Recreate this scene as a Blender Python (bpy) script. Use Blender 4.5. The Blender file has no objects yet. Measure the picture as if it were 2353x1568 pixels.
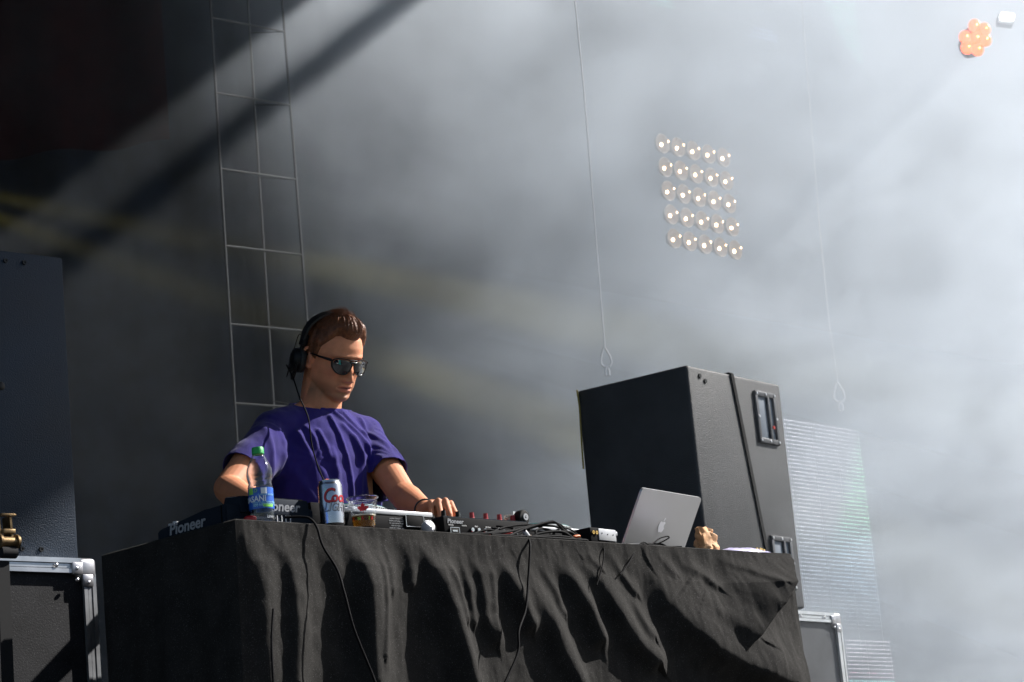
import bpy, bmesh, math, random
import numpy as np
from mathutils import Vector, Matrix, noise as mnoise
random.seed(7); np.random.seed(7)
SC = bpy.context.scene
COL = SC.collection
rad = math.radians

# ------------------------------------------------------------------ camera
PITCH, ROLL, FPX = rad(12.8), rad(5.3), 6000.0
EYE = Vector((0, 0, 1.6))
cam_d = bpy.data.cameras.new('camera'); cam = bpy.data.objects.new('camera', cam_d); COL.objects.link(cam)
fwd = Vector((0, math.cos(PITCH), math.sin(PITCH))); upv = Vector((0, -math.sin(PITCH), math.cos(PITCH))); rgt = Vector((1, 0, 0))
cx = rgt*math.cos(ROLL) - upv*math.sin(ROLL); cy = rgt*math.sin(ROLL) + upv*math.cos(ROLL)
cam.matrix_world = Matrix(((cx.x, cy.x, -fwd.x, EYE.x), (cx.y, cy.y, -fwd.y, EYE.y), (cx.z, cy.z, -fwd.z, EYE.z), (0, 0, 0, 1)))
cam_d.sensor_width = 36; cam_d.lens = FPX/2353*36; cam_d.clip_start = .1; cam_d.clip_end = 3000
cam_d.dof.use_dof = True; cam_d.dof.focus_distance = 7.3; cam_d.dof.aperture_fstop = 9
SC.camera = cam

# ------------------------------------------------------------------ light
SUN_AZ, SUN_EL = rad(65), rad(38)
SUN = Vector((math.sin(SUN_AZ)*math.cos(SUN_EL), math.cos(SUN_AZ)*math.cos(SUN_EL), math.sin(SUN_EL)))
world = bpy.data.worlds.new('World'); SC.world = world; world.use_nodes = True
wn = world.node_tree; bg = wn.nodes['Background']
sky = wn.nodes.new('ShaderNodeTexSky'); sky.sky_type = 'NISHITA'; sky.sun_disc = False
sky.sun_elevation = SUN_EL; sky.sun_rotation = SUN_AZ
wn.links.new(sky.outputs[0], bg.inputs[0]); bg.inputs[1].default_value = 0.05
sun_d = bpy.data.lights.new('sun', 'SUN'); sun_d.energy = 5.0; sun_d.angle = rad(.55); sun_d.color = (1, .965, .92)
sun = bpy.data.objects.new('sun', sun_d); COL.objects.link(sun); sun.rotation_euler = SUN.to_track_quat('Z', 'Y').to_euler(); sun.location = (20, 8, 20)
SC.view_settings.view_transform = 'Standard'; SC.view_settings.look = 'None'; SC.view_settings.gamma = 1
SC.view_settings.use_curve_mapping = False; SC.view_settings.exposure = 1.06
SC.cycles.volume_bounces = 2; SC.cycles.max_bounces = 10; SC.cycles.transparent_max_bounces = 16
SC.cycles.use_denoising = True; SC.cycles.volume_step_rate = 1.0; SC.cycles.volume_max_steps = 128

# ------------------------------------------------------------------ geometry of the place
def ray(px, py):
    dx = px-1176.5; dy = py-784
    x = dx*math.cos(ROLL)-dy*math.sin(ROLL); y = dx*math.sin(ROLL)+dy*math.cos(ROLL)
    d = Vector((x, math.cos(PITCH)*FPX+y*math.sin(PITCH), math.sin(PITCH)*FPX-y*math.cos(PITCH)))
    return d/d.y
def atY(px, py, Y): return EYE + ray(px, py)*Y
TA = rad(43.3)                                   # the table's front edge runs along TE, its depth along TS
TE = Vector((math.sin(TA), math.cos(TA), 0)); TS = Vector((-math.cos(TA), math.sin(TA), 0))
TK = EYE + ray(540, 1195)*6.2                    # near corner of the table top
TOP = TK.z; STAGE = TOP-1.0
ROT = math.pi/2-TA                               # rotation that turns local X,Y into TE,TS
def T(u, v, w=0): return TK + TE*u + TS*v + Vector((0, 0, w))
def onV(px, py, v):
    d = ray(px, py); t = ((TK-EYE).dot(TS)+v)/d.dot(TS); q = EYE+d*t-TK
    return q.dot(TE), q.z
def onU(px, py, u):
    d = ray(px, py); t = ((TK-EYE).dot(TE)+u)/d.dot(TE); q = EYE+d*t-TK
    return q.dot(TS), q.z

# ------------------------------------------------------------------ helpers
MATS = {}
def mat(name, col, rough=.5, metal=0., bump=0., bscale=60., var=0., vscale=8., spec=.5, sheen=0., emit=None, estr=0., trans=0., ior=1.45, coat=0., speck=0., detail=4):
    if name in MATS: return MATS[name]
    m = bpy.data.materials.new(name); m.use_nodes = True; nt = m.node_tree; b = nt.nodes['Principled BSDF']
    b.inputs['Base Color'].default_value = (*col, 1); b.inputs['Roughness'].default_value = rough; b.inputs['Metallic'].default_value = metal
    b.inputs['Specular IOR Level'].default_value = spec; b.inputs['Sheen Weight'].default_value = sheen; b.inputs['Sheen Roughness'].default_value = .5
    b.inputs['Transmission Weight'].default_value = trans; b.inputs['IOR'].default_value = ior; b.inputs['Coat Weight'].default_value = coat
    if emit: b.inputs['Emission Color'].default_value = (*emit, 1); b.inputs['Emission Strength'].default_value = estr
    tc = nt.nodes.new('ShaderNodeTexCoord')
    if var or speck:
        n = nt.nodes.new('ShaderNodeTexNoise'); n.inputs['Scale'].default_value = vscale; n.inputs['Detail'].default_value = 6; nt.links.new(tc.outputs['Object'], n.inputs['Vector'])
        r = nt.nodes.new('ShaderNodeMapRange'); r.inputs[1].default_value = .3; r.inputs[2].default_value = .7; r.inputs[3].default_value = 1-var; r.inputs[4].default_value = 1+var
        nt.links.new(n.outputs['Fac'], r.inputs[0])
        mx = nt.nodes.new('ShaderNodeVectorMath'); mx.operation = 'SCALE'; mx.inputs[0].default_value = col; nt.links.new(r.outputs[0], mx.inputs['Scale'])
        out = mx.outputs[0]
        if speck:
            n2 = nt.nodes.new('ShaderNodeTexNoise'); n2.inputs['Scale'].default_value = 420; n2.inputs['Detail'].default_value = 2; nt.links.new(tc.outputs['Object'], n2.inputs['Vector'])
            r2 = nt.nodes.new('ShaderNodeMapRange'); r2.inputs[1].default_value = .62; r2.inputs[2].default_value = .78; r2.inputs[3].default_value = 0; r2.inputs[4].default_value = speck
            nt.links.new(n2.outputs['Fac'], r2.inputs[0])
            ad = nt.nodes.new('ShaderNodeVectorMath'); ad.operation = 'ADD'; nt.links.new(out, ad.inputs[0]); nt.links.new(r2.outputs[0], ad.inputs[1]); out = ad.outputs[0]
        nt.links.new(out, b.inputs['Base Color'])
        rr = nt.nodes.new('ShaderNodeMapRange'); rr.inputs[3].default_value = max(.02, rough-.08); rr.inputs[4].default_value = min(1, rough+.08)
        nt.links.new(n.outputs['Fac'], rr.inputs[0]); nt.links.new(rr.outputs[0], b.inputs['Roughness'])
    if bump:
        n = nt.nodes.new('ShaderNodeTexNoise'); n.inputs['Scale'].default_value = bscale; n.inputs['Detail'].default_value = detail; nt.links.new(tc.outputs['Object'], n.inputs['Vector'])
        bp = nt.nodes.new('ShaderNodeBump'); bp.inputs['Strength'].default_value = bump; bp.inputs['Distance'].default_value = .004
        nt.links.new(n.outputs['Fac'], bp.inputs['Height']); nt.links.new(bp.outputs[0], b.inputs['Normal'])
    MATS[name] = m
    return m

def tag(o, label=None, cat=None, group=None, kind=None):
    if label: o['label'] = label
    if cat: o['category'] = cat
    if group: o['group'] = group
    if kind: o['kind'] = kind
    return o
def empty(name, loc, rz=0., label=None, cat=None, group=None):
    o = bpy.data.objects.new(name, None); COL.objects.link(o); o.location = loc; o.rotation_euler = (0, 0, rz); o.empty_display_size = .1
    return tag(o, label, cat, group)
def put(name, me, m=None, parent=None, loc=None, rot=None):
    o = bpy.data.objects.new(name, me); COL.objects.link(o)
    if m is not None and not me.materials: me.materials.append(m)
    if parent is not None: o.parent = parent
    if loc is not None: o.location = loc
    if rot is not None: o.rotation_euler = rot
    return o
class MB:
    """collects shapes into one bmesh"""
    def __init__(s): s.b = bmesh.new()
    def _new(s, geo, M): bmesh.ops.transform(s.b, matrix=M, verts=geo); return s
    def box(s, c, d, rot=None, bev=0., seg=2, taper=None):
        r = bmesh.ops.create_cube(s.b, size=1); vs = r['verts']
        for v in vs: v.co = Vector((v.co.x*d[0], v.co.y*d[1], v.co.z*d[2]))
        if taper:
            for v in vs:
                if v.co.z > 0: v.co.x *= taper[0]; v.co.y *= taper[1]
        if bev:
            es = list({e for v in vs for e in v.link_edges}); g = bmesh.ops.bevel(s.b, geom=es, offset=bev, segments=seg, affect='EDGES', profile=.5)
            vs = list({v for f in g['faces'] for v in f.verts} | {v for v in vs if v.is_valid})
        M = Matrix.Translation(c)
        if rot is not None: M = M @ (rot.to_4x4() if isinstance(rot, Matrix) else Matrix.Rotation(rot[0], 4, 'X') @ Matrix.Rotation(rot[1], 4, 'Y') @ Matrix.Rotation(rot[2], 4, 'Z'))
        bmesh.ops.transform(s.b, matrix=M, verts=vs)
        return s
    def lathe(s, prof, c=(0, 0, 0), n=32, M=None, closed=False):
        M = M or Matrix.Identity(4); M = Matrix.Translation(c) @ M
        rings = []
        for r, z in prof:
            if r < 1e-6: rings.append([s.b.verts.new(M @ Vector((0, 0, z)))])
            else: rings.append([s.b.verts.new(M @ Vector((r*math.cos(2*math.pi*i/n), r*math.sin(2*math.pi*i/n), z))) for i in range(n)])
        if closed: rings.append(rings[0])
        for a, b in zip(rings, rings[1:]):
            for i in range(n):
                j = (i+1) % n
                f = [a[i % len(a)], a[j % len(a)], b[j % len(b)], b[i % len(b)]]
                f = list(dict.fromkeys(f))
                if len(f) > 2:
                    try: s.b.faces.new(f)
                    except ValueError: pass
        return s
    def cyl(s, a, b, r, r2=None, n=16):
        a = Vector(a); b = Vector(b); r2 = r if r2 is None else r2; d = b-a
        q = d.to_track_quat('Z', 'Y').to_matrix().to_4x4(); L = d.length
        return s.lathe([(0, 0), (r, 0), (r2, L), (0, L)], c=a, n=n, M=q)
    def tube(s, pts, r, n=8, cap=True):
        pts = [Vector(p) for p in pts]; rs = r if isinstance(r, (list, tuple)) else [r]*len(pts)
        t0 = (pts[1]-pts[0]).normalized(); nrm = t0.orthogonal().normalized(); rings = []
        for i, p in enumerate(pts):
            t = (pts[min(i+1, len(pts)-1)]-pts[max(i-1, 0)]).normalized()
            nrm = (nrm - t*nrm.dot(t)).normalized(); bn = t.cross(nrm)
            rings.append([s.b.verts.new(p+(nrm*math.cos(2*math.pi*k/n)+bn*math.sin(2*math.pi*k/n))*rs[i]) for k in range(n)])
        for a, b in zip(rings, rings[1:]):
            for k in range(n): s.b.faces.new([a[k], a[(k+1) % n], b[(k+1) % n], b[k]])
        if cap: s.b.faces.new(rings[0][::-1]); s.b.faces.new(rings[-1])
        return s
    def ball(s, c, r, sc=(1, 1, 1), rot=None, n=16):
        g = bmesh.ops.create_uvsphere(s.b, u_segments=n, v_segments=max(6, n*3//4), radius=r)
        M = Matrix.Translation(c) @ (rot.to_4x4() if rot is not None else Matrix.Identity(4)) @ Matrix.Diagonal((*sc, 1))
        bmesh.ops.transform(s.b, matrix=M, verts=g['verts']); return s
    def caps(s, a, b, ra, rb, n=14):
        """tapered capsule, closed"""
        a = Vector(a); b = Vector(b); d = b-a; L = max(d.length, 1e-5); q = d.to_track_quat('Z', 'Y').to_matrix().to_4x4()
        pr = [(0, -ra)] + [(ra*math.cos(t), ra*math.sin(t)) for t in (-1.2, -.8, -.4, 0)] + [(rb*math.cos(t), L+rb*math.sin(t)) for t in (0, .4, .8, 1.2)] + [(0, L+rb)]
        return s.lathe(pr, c=a, n=n, M=q)
    def poly(s, pts, depth=0., M=None):
        M = M or Matrix.Identity(4); a = [s.b.verts.new(M @ Vector((x, y, 0))) for x, y in pts]
        if depth:
            b = [s.b.verts.new(M @ Vector((x, y, depth))) for x, y in pts]
            for i in range(len(a)): s.b.faces.new([a[i], a[(i+1) % len(a)], b[(i+1) % len(a)], b[i]])
            s.b.faces.new(b)
            s.b.faces.new(a[::-1])
        else: s.b.faces.new(a)
        return s
    def build(s, name, m=None, parent=None, loc=None, rot=None, smooth=35, recalc=True):
        if recalc: bmesh.ops.recalc_face_normals(s.b, faces=s.b.faces[:])
        me = bpy.data.meshes.new(name); s.b.to_mesh(me); s.b.free()
        if smooth: shade(me, smooth)
        return put(name, me, m, parent, loc, rot)
def shade(me, ang=35):
    me.polygons.foreach_set('use_smooth', [True]*len(me.polygons))
    try: me.set_sharp_from_angle(angle=rad(ang))
    except Exception: pass
def grid_mesh(name, P, nu, nv):
    """P: array (nv,nu,3)"""
    me = bpy.data.meshes.new(name); idx = np.arange(nu*nv).reshape(nv, nu)
    q = np.stack([idx[:-1, :-1], idx[:-1, 1:], idx[1:, 1:], idx[1:, :-1]], -1).reshape(-1, 4)
    me.from_pydata(P.reshape(-1, 3).tolist(), [], q.tolist()); me.polygons.foreach_set('use_smooth', [True]*len(me.polygons)); return me
def text_mesh(txt, size, depth=.0006, shear=0., offset=0., align='CENTER', xs=1., space=1.):
    c = bpy.data.curves.new('lettering', 'FONT'); c.body = txt; c.size = size; c.extrude = depth/2; c.shear = shear; c.offset = offset
    c.align_x = align; c.align_y = 'CENTER'; c.space_character = space; c.resolution_u = 3
    o = bpy.data.objects.new('lettering', c); COL.objects.link(o); bpy.context.view_layer.update()
    me = bpy.data.meshes.new_from_object(o.evaluated_get(bpy.context.evaluated_depsgraph_get()))
    bpy.data.objects.remove(o); bpy.data.curves.remove(c)
    if xs != 1:
        for v in me.vertices: v.co.x *= xs
    return me
def wrap(me, r, a0, z0, seg=.002):
    """bend a flat text mesh (x,y) round a cylinder of radius r (or r(z))"""
    b = bmesh.new(); b.from_mesh(me)
    xs = [v.co.x for v in b.verts]; x = min(xs)+seg
    while x < max(xs):
        g = b.verts[:]+b.edges[:]+b.faces[:]; bmesh.ops.bisect_plane(b, geom=g, plane_co=(x, 0, 0), plane_no=(1, 0, 0)); x += seg*2
    for v in b.verts:
        z = z0+v.co.y; rr = r(z) if callable(r) else r; a = a0+v.co.x/rr; k = rr+.0004+max(0, v.co.z)
        v.co = Vector((k*math.cos(a), k*math.sin(a), z))
    b.to_mesh(me); b.free(); return me
def remesh(name, mb, vox, smooth_it=4, sfac=.5):
    bmesh.ops.recalc_face_normals(mb.b, faces=mb.b.faces[:])
    me = bpy.data.meshes.new(name); mb.b.to_mesh(me); mb.b.free()
    o = bpy.data.objects.new(name, me); COL.objects.link(o)
    md = o.modifiers.new('r', 'REMESH'); md.mode = 'VOXEL'; md.voxel_size = vox; md.use_smooth_shade = True
    if smooth_it: sm = o.modifiers.new('s', 'SMOOTH'); sm.factor = sfac; sm.iterations = smooth_it
    bpy.context.view_layer.update()
    out = bpy.data.meshes.new_from_object(o.evaluated_get(bpy.context.evaluated_depsgraph_get())); bpy.data.objects.remove(o); bpy.data.meshes.remove(me)
    out.name = name; return out
def co_of(me):
    a = np.empty(len(me.vertices)*3); me.vertices.foreach_get('co', a); return a.reshape(-1, 3)
def no_of(me):
    a = np.empty(len(me.vertices)*3); me.vertices.foreach_get('normal', a); return a.reshape(-1, 3)
def vcol(me, cols, name='tone'):
    at = me.color_attributes.new(name, 'FLOAT_COLOR', 'POINT'); a = np.ones((len(cols), 4)); a[:, :3] = cols; at.data.foreach_set('color', a.ravel())
def catmull(pts, n=8):
    pts = [Vector(p) for p in pts]; P = [pts[0]*2-pts[1]]+pts+[pts[-1]*2-pts[-2]]; out = []
    for i in range(1, len(P)-2):
        for k in range(n):
            t = k/n; a, b, c, d = P[i-1:i+3]
            out.append(.5*((2*b)+(c-a)*t+(2*a-5*b+4*c-d)*t*t+(3*b-a-3*c+d)*t**3))
    return out+[pts[-1]]
def seg_dist(X, Z, poly):
    """distance of points to a polyline, plus the signed side (right positive) and the parameter along it"""
    best = np.full(X.shape, 9.); sd = np.zeros(X.shape); par = np.zeros(X.shape); n = len(poly)-1
    for i in range(n):
        ax, az = poly[i]; bx, bz = poly[i+1]; dx, dz = bx-ax, bz-az; L2 = dx*dx+dz*dz
        t = np.clip(((X-ax)*dx+(Z-az)*dz)/L2, 0, 1); qx = ax+t*dx; qz = az+t*dz; d = np.hypot(X-qx, Z-qz)
        side = ((X-qx)*(-dz)+(Z-qz)*dx)/math.sqrt(L2)
        m = d < best; best = np.where(m, d, best); sd = np.where(m, side, sd); par = np.where(m, (i+t)/n, par)
    return best, sd, par
def vnoise(P, scale, octv=3, seed=0.):
    return np.array([mnoise.fractal(Vector((p[0]*scale+seed, p[1]*scale+seed*.7, p[2]*scale)), 1., 2., octv) for p in P])

# ------------------------------------------------------------------ setting
M_floor = mat('stage_ply', (.035, .033, .032), .7, bump=.3, bscale=30, var=.3)
M_asph = mat('asphalt', (.05, .05, .05), .9, bump=.5, bscale=90, var=.25)
o = MB(); o.box((0, 0, -.25), (900, 900, .5)); tag(o.build('ground', M_asph, smooth=0), kind='structure')
o = MB(); o.box((1.0, 11.9, STAGE-.1), (14, 15.2, .2)); tag(o.build('stage_floor', M_floor, smooth=0), kind='structure')
o = MB(); o.box((1.0, 4.45, (STAGE-.2)/2), (14, .08, STAGE-.2)); tag(o.build('stage_skirt', mat('skirt_cloth', (.012, .012, .013), .9), smooth=0), kind='structure')
# backdrop: black cloth in soft vertical folds
nu, nv = 360, 24; U = np.linspace(-9, 10, nu); Z = np.linspace(STAGE, 10.6, nv); G = np.zeros((nv, nu, 3))
G[..., 0] = U[None]; G[..., 2] = Z[:, None]; G[..., 1] = 17.6+.10*np.sin(U*5.2+np.sin(U*1.7)*2)[None]+.04*np.sin(U*13)[None]
tag(put('backdrop_curtain', grid_mesh('backdrop_curtain', G, nu, nv), mat('backdrop_cloth', (.012, .018, .030), .95, sheen=.1, var=.3)), 'black cloth backdrop hanging in folds across the rear of the stage', 'curtain')
G = np.zeros((nv, 200, 3)); V = np.linspace(5.5, 17.4, 200)
G[..., 1] = V[None]; G[..., 2] = Z[:, None]; G[..., 0] = -5.6+.08*np.sin(V*5)[None]
o = tag(put('side_curtain', grid_mesh('side_curtain', G, 200, nv), MATS['backdrop_cloth']), 'black cloth wing curtain closing off the left side of the stage', 'curtain')
nu2 = 90; U2 = np.linspace(-5.5, -2.2, nu2); Z2 = np.linspace(7.1, 10.5, 16); G = np.zeros((16, nu2, 3)); G[..., 0] = U2[None]; G[..., 2] = Z2[:, None]; G[..., 1] = 17.1+.07*np.sin(U2*9)[None]  # added sheet: reddish gloom of the top left corner put into its colour
tag(put('red_tint_sheet', grid_mesh('red_tint_sheet', G, nu2, 16), mat('red_tint', (.020, .003, .003), .95, var=.3, spec=.1)), 'very dark maroon sheet added to tint the top left corner red', 'curtain')
# unseen roof pieces, added and shaped to shade: canopy and a long beam; between them the sun comes in. Q = where the sunlight that reaches a point crosses the roof
ROOF = 10.6
def Q(p, z=ROOF): return p + SUN*((z-p.z)/SUN.z)
def Qpx(px, py, Y): q = Q(atY(px, py, Y)); return (q.x, q.y)
M_blocker = mat('blocker_skin', (.02, .02, .022), .8)
a1, a2 = Qpx(660, 40, 9.), Qpx(660, 40, 18.5)
a0 = Q(T(.0, .1, .3)); s0 = Q(atY(215, 900, 6.9))
cano = [(-7, .3), (s0.x+.35, .3), (s0.x+.35, s0.y+.9), a1, a2, (a2[0], 19), (-7, 19)]  # outline cut to shade the left, front drawn out to block sky light
MBo = MB(); MBo.poly(cano, .12, Matrix.Translation((0, 0, ROOF))); tag(MBo.build('shade_canopy', M_blocker, smooth=0), kind='structure')
def beam(w0, px, py, Y0, Y1):
    a = Vector((*Qpx(px, py, Y0), ROOF)); b = Vector((*Qpx(px, py, Y1), ROOF)); d = (b-a); n = Vector((-d.y, d.x, 0)).normalized()*w0/2
    b_ = MB(); b_.poly([tuple((a+n)[:2]), tuple((a-n)[:2]), tuple((b-n)[:2]), tuple((b+n)[:2])], .06, Matrix.Translation((0, 0, ROOF+.2)))
    return b_
tag(beam(.17, 775, 212, 8.6, 18.5).build('shade_beam', M_blocker, smooth=0), kind='structure')  # unseen, laid along the dark shaft it is meant to cast

# ------------------------------------------------------------------ smoke
def smoke_mat():
    m = bpy.data.materials.new('stage_smoke'); m.use_nodes = True; nt = m.node_tree; nt.nodes.remove(nt.nodes['Principled BSDF']); N = nt.nodes.new; L = nt.links.new
    out = nt.nodes['Material Output']; pv = N('ShaderNodeVolumePrincipled'); pv.inputs['Color'].default_value = (.84, .91, .992, 1); pv.inputs['Anisotropy'].default_value = .15
    L(pv.outputs[0], out.inputs['Volume'])
    geo = N('ShaderNodeNewGeometry'); sp = N('ShaderNodeSeparateXYZ'); L(geo.outputs['Position'], sp.inputs[0])
    def math_(op, a, b=None, clamp=False):
        n = N('ShaderNodeMath'); n.operation = op; n.use_clamp = clamp
        for i, q in enumerate((a, b)):
            if q is None: continue
            if isinstance(q, (int, float)): n.inputs[i].default_value = q
            else: L(q, n.inputs[i])
        return n.outputs[0]
    def mr(x, a, b, c, d, smooth=True):
        n = N('ShaderNodeMapRange'); n.interpolation_type = 'SMOOTHSTEP' if smooth else 'LINEAR'; L(x, n.inputs[0])
        for i, q in enumerate((a, b, c, d)): n.inputs[i+1].default_value = q
        return n.outputs[0]
    q = math_('ADD', sp.outputs[0], math_('MULTIPLY', sp.outputs[2], .36))        # rises to the right and upwards
    base = math_('ADD', mr(q, .35, 2.5, SM['lo'], SM['mid']), mr(q, 1.9, 4.2, 0, SM['hi']))
    dep = mr(math_('ADD', sp.outputs[1], math_('MULTIPLY', sp.outputs[0], .3)), 9.4, 11.0, 0.0, 1.0)
    mp = N('ShaderNodeMapping'); mp.inputs['Rotation'].default_value = (0, rad(38), 0); mp.inputs['Scale'].default_value = (.6, .3, 1.1); L(geo.outputs['Position'], mp.inputs[0])
    n1 = N('ShaderNodeTexNoise'); n1.inputs['Scale'].default_value = 2.1; n1.inputs['Detail'].default_value = 7; n1.inputs['Roughness'].default_value = .55; n1.inputs['Distortion'].default_value = .6; L(mp.outputs[0], n1.inputs['Vector'])
    nz = mr(n1.outputs['Fac'], .38, .64, .40, 1.65)
    out_r = mr(math_('SUBTRACT', sp.outputs[0], math_('MULTIPLY', sp.outputs[1], .21)), .1, 1.0, 1.0, .04)      # thinned outside the view, right and above, to let sunlight through
    out_t = mr(math_('SUBTRACT', sp.outputs[2], math_('MULTIPLY', sp.outputs[1], .38)), 1.7, 2.8, 1.0, .05)
    L(math_('MULTIPLY', math_('MULTIPLY', math_('MULTIPLY', base, dep), nz), math_('MULTIPLY', out_r, out_t)), pv.inputs['Density'])
    return m
SM = dict(lo=.008, mid=.165, hi=.10)
o = MB(); o.box((-.1, 12.95, 5.95), (10.4, 8.7, 8.4)); tag(o.build('smoke', smoke_mat(), smooth=0), 'pale stage smoke drifting in sunlit shafts behind the table', 'smoke', kind='stuff')
# ------------------------------------------------------------------ table cloth
M_cloth = mat('black_molton', (.020, .019, .018), .95, bump=.35, bscale=500, var=.25, vscale=14, sheen=.0, spec=.12, speck=.10, detail=2)
LEN, DEP = 2.149, .53
def ridge(D, X, Z, pts, amp, wl, wr, grow=1.):
    """asymmetric fold: crest along pts (in picture pixels on the front plane), wl/wr the widths of its left and right flanks"""
    poly = [onV(px, py, 0) for px, py in pts]
    d, sd, par = seg_dist(X, Z, poly)
    wl = wl*1.25; wr = wr*1.25; amp = amp*(1 if amp > .0999 else .80); w = np.where(sd > 0, wr, wl); prof = np.exp(-(d/w)**2*1.2)
    if amp > .0999: prof = np.where(sd > 0, np.exp(-(d/.007)**2), np.clip(1-d/.21, 0, 1)**1.1)
    return D + amp*(1-grow+grow*np.clip(par*1.6+.12, 0, 1))*prof
nu, nv = 560, 300
U = np.linspace(0, LEN, nu); W = np.linspace(0, -1.0, nv); X, Z = np.meshgrid(U, W)
D = np.zeros(X.shape)
def z7(L): return [((560+x*.3145)*.941, (1260+y*.3145)*.941) for x, y in L]
def z8(L): return [((1240+x*.3145)*.941, (1300+y*.3145)*.941) for x, y in L]
FOLDS = [  # crest, height, left flank, right flank
 (z7([(60, -30), (150, 200), (215, 450), (255, 750), (310, 1290)]), .030, .03, .05),
 (z7([(330, 180), (440, 330), (465, 480), (475, 660), (490, 900), (480, 1290)]), .040, .022, .05),
 (z7([(700, 170), (770, 330), (850, 560)]), .018, .02, .03),
 (z7([(900, 150), (960, 290), (1000, 500), (1020, 800), (1050, 1290)]), .072, .03, .07),
 (z7([(1110, 300), (1135, 400), (1145, 700), (1110, 1100)]), .011, .008, .02),
 (z7([(1180, 170), (1215, 330), (1235, 560)]), .012, .012, .02),
 (z7([(1330, 180), (1385, 330), (1400, 520)]), .018, .014, .02),
 (z7([(1430, 200), (1530, 350), (1600, 560), (1655, 800), (1740, 1080), (1790, 1290)]), .075, .03, .05),
 (z7([(1640, 330), (1690, 480), (1780, 790)]), .020, .014, .022),
 (z7([(1790, 330), (1840, 560), (1870, 820)]), .020, .012, .02),
 (z7([(1880, 330), (1935, 470), (1955, 780), (2035, 960)]), .028, .018, .03),
 (z7([(1990, 330), (2020, 470), (2045, 900)]), .012, .012, .018),
 (z7([(2090, 330), (2170, 560), (2290, 840)]), .042, .022, .03),
 (z8([(90, 300), (180, 500), (300, 730), (380, 950), (480, 1164)]), .050, .03, .045),
 (z8([(230, 260), (330, 420), (400, 620)]), .012, .012, .02),
 (z8([(400, 250), (480, 400), (590, 640), (665, 820)]), .045, .025, .035),
 (z8([(590, 110), (620, 180), (680, 270)]), .011, .010, .02),
 (z8([(600, 260), (680, 380), (800, 620), (930, 850), (1080, 1000)]), .050, .025, .05),
 (z8([(780, 150), (830, 260), (910, 400), (960, 470)]), .013, .012, .02),
 (z8([(900, 480), (980, 640), (1060, 790)]), .020, .018, .03),
 (z8([(1150, 130), (1190, 230), (1250, 310)]), .012, .014, .02),
 (z8([(1290, 160), (1340, 250), (1480, 330), (1560, 420)]), .015, .014, .025),
 (z8([(1130, 380), (1200, 560), (1330, 740), (1500, 910), (1760, 1060), (2060, 1180)]), .085, .04, .12),
 (z8([(1330, 420), (1480, 520), (1620, 700), (1800, 830)]), .018, .03, .05),
 (z8([(1620, 200), (1800, 290), (1940, 400)]), .014, .012, .02),
 (z8([(2190, 175), (2080, 350), (1930, 590)]), .10, .012, .10),
 (z8([(2060, 560), (1960, 900), (1850, 1150)]), .020, .04, .05),
]
for k, (pts, amp, wl, wr) in enumerate(FOLDS):
    D = ridge(D, X, Z, pts, amp, wl, wr, grow=.0 if k == 25 else .9)
# quiet top band: the cloth is stretched there
fade = np.clip((-Z)/.10, 0, 1)**1.2
D = D*(.15+.85*fade)
P3 = np.stack([X, Z*.8, np.zeros_like(X)], -1).reshape(-1, 3)
wr_ = (vnoise(P3*np.array([1.7, .5, 1]), 8, 4, 3.)*.0038+vnoise(P3, 30, 2, 9.)*.0014).reshape(X.shape)
D = D+wr_+.004
D = D*np.clip(X/.02, 0, 1)*np.clip((LEN-X)/.03, 0, 1)
front = np.zeros((nv, nu, 3)); Zr = Z.copy()
front[..., 0] = X+.0*D; front[..., 1] = -D; front[..., 2] = Z
front[..., 0] += (-Z)*.03*np.clip((X/LEN-.5)*2, -.6, 1)           # flares a little towards the floor
# other sides
def side(u0, v0, du, dv, L, n, nx, ny, seed):
    s_ = np.linspace(0, L, n); S_, Z_ = np.meshgrid(s_, W)
    Dd = (.018*np.sin(S_*26+seed)+.012*np.sin(S_*47+seed*2+Z_*3))*np.clip(-Z_*1.8, 0, 1)*np.clip(S_/.04, 0, 1)*np.clip((L-S_)/.04, 0, 1)+.02*np.clip(-Z_, 0, 1)*np.clip(S_/.05, 0, 1)
    g = np.zeros((nv, n, 3)); g[..., 0] = u0+du*S_+nx*Dd; g[..., 1] = v0+dv*S_+ny*Dd; g[..., 2] = Z_; return g
left = side(0, DEP, 0, -1, DEP, 80, -1, 0, 1.); right = side(LEN, 0, 0, 1, DEP, 80, 1, 0, 2.5); back = side(LEN, DEP, -1, 0, LEN, 120, 0, 1, .4)
ring = np.concatenate([left[:, :-1], front[:, :-1], right[:, :-1], back[:, :-1]], 1)
for g_, x_ in ((ring, 1),):
    sh = np.zeros(ring.shape[:2])
n_r = ring.shape[1]
bm = bmesh.new(); vs = [[bm.verts.new(p) for p in row] for row in ring]
for j in range(nv-1):
    a, b = vs[j], vs[j+1]
    for i in range(n_r):
        k = (i+1) % n_r; bm.faces.new([a[i], b[i], b[k], a[k]])
# rounded rim then flat top
cen = Vector((LEN/2, DEP/2, 0)); rim = []
for i in range(n_r):
    p = Vector(ring[0, i]); q = Vector((min(max(p.x, .006), LEN-.006), min(max(p.y, .006), DEP-.006), .004)); rim.append(bm.verts.new(q))
for i in range(n_r):
    k = (i+1) % n_r; bm.faces.new([rim[i], vs[0][i], vs[0][k], rim[k]])
bm.faces.new(rim)
# inner back-left sag of the side cloth
me = bpy.data.meshes.new('tablecloth'); bm.to_mesh(me); bm.free(); shade(me, 50)
cloth = put('tablecloth', me, M_cloth, None, T(0, 0, 0), (0, 0, ROT))
tag(cloth, 'black cloth draped in deep folds over the long table', 'tablecloth')
TZ = .0045      # top of the cloth in table coordinates

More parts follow.
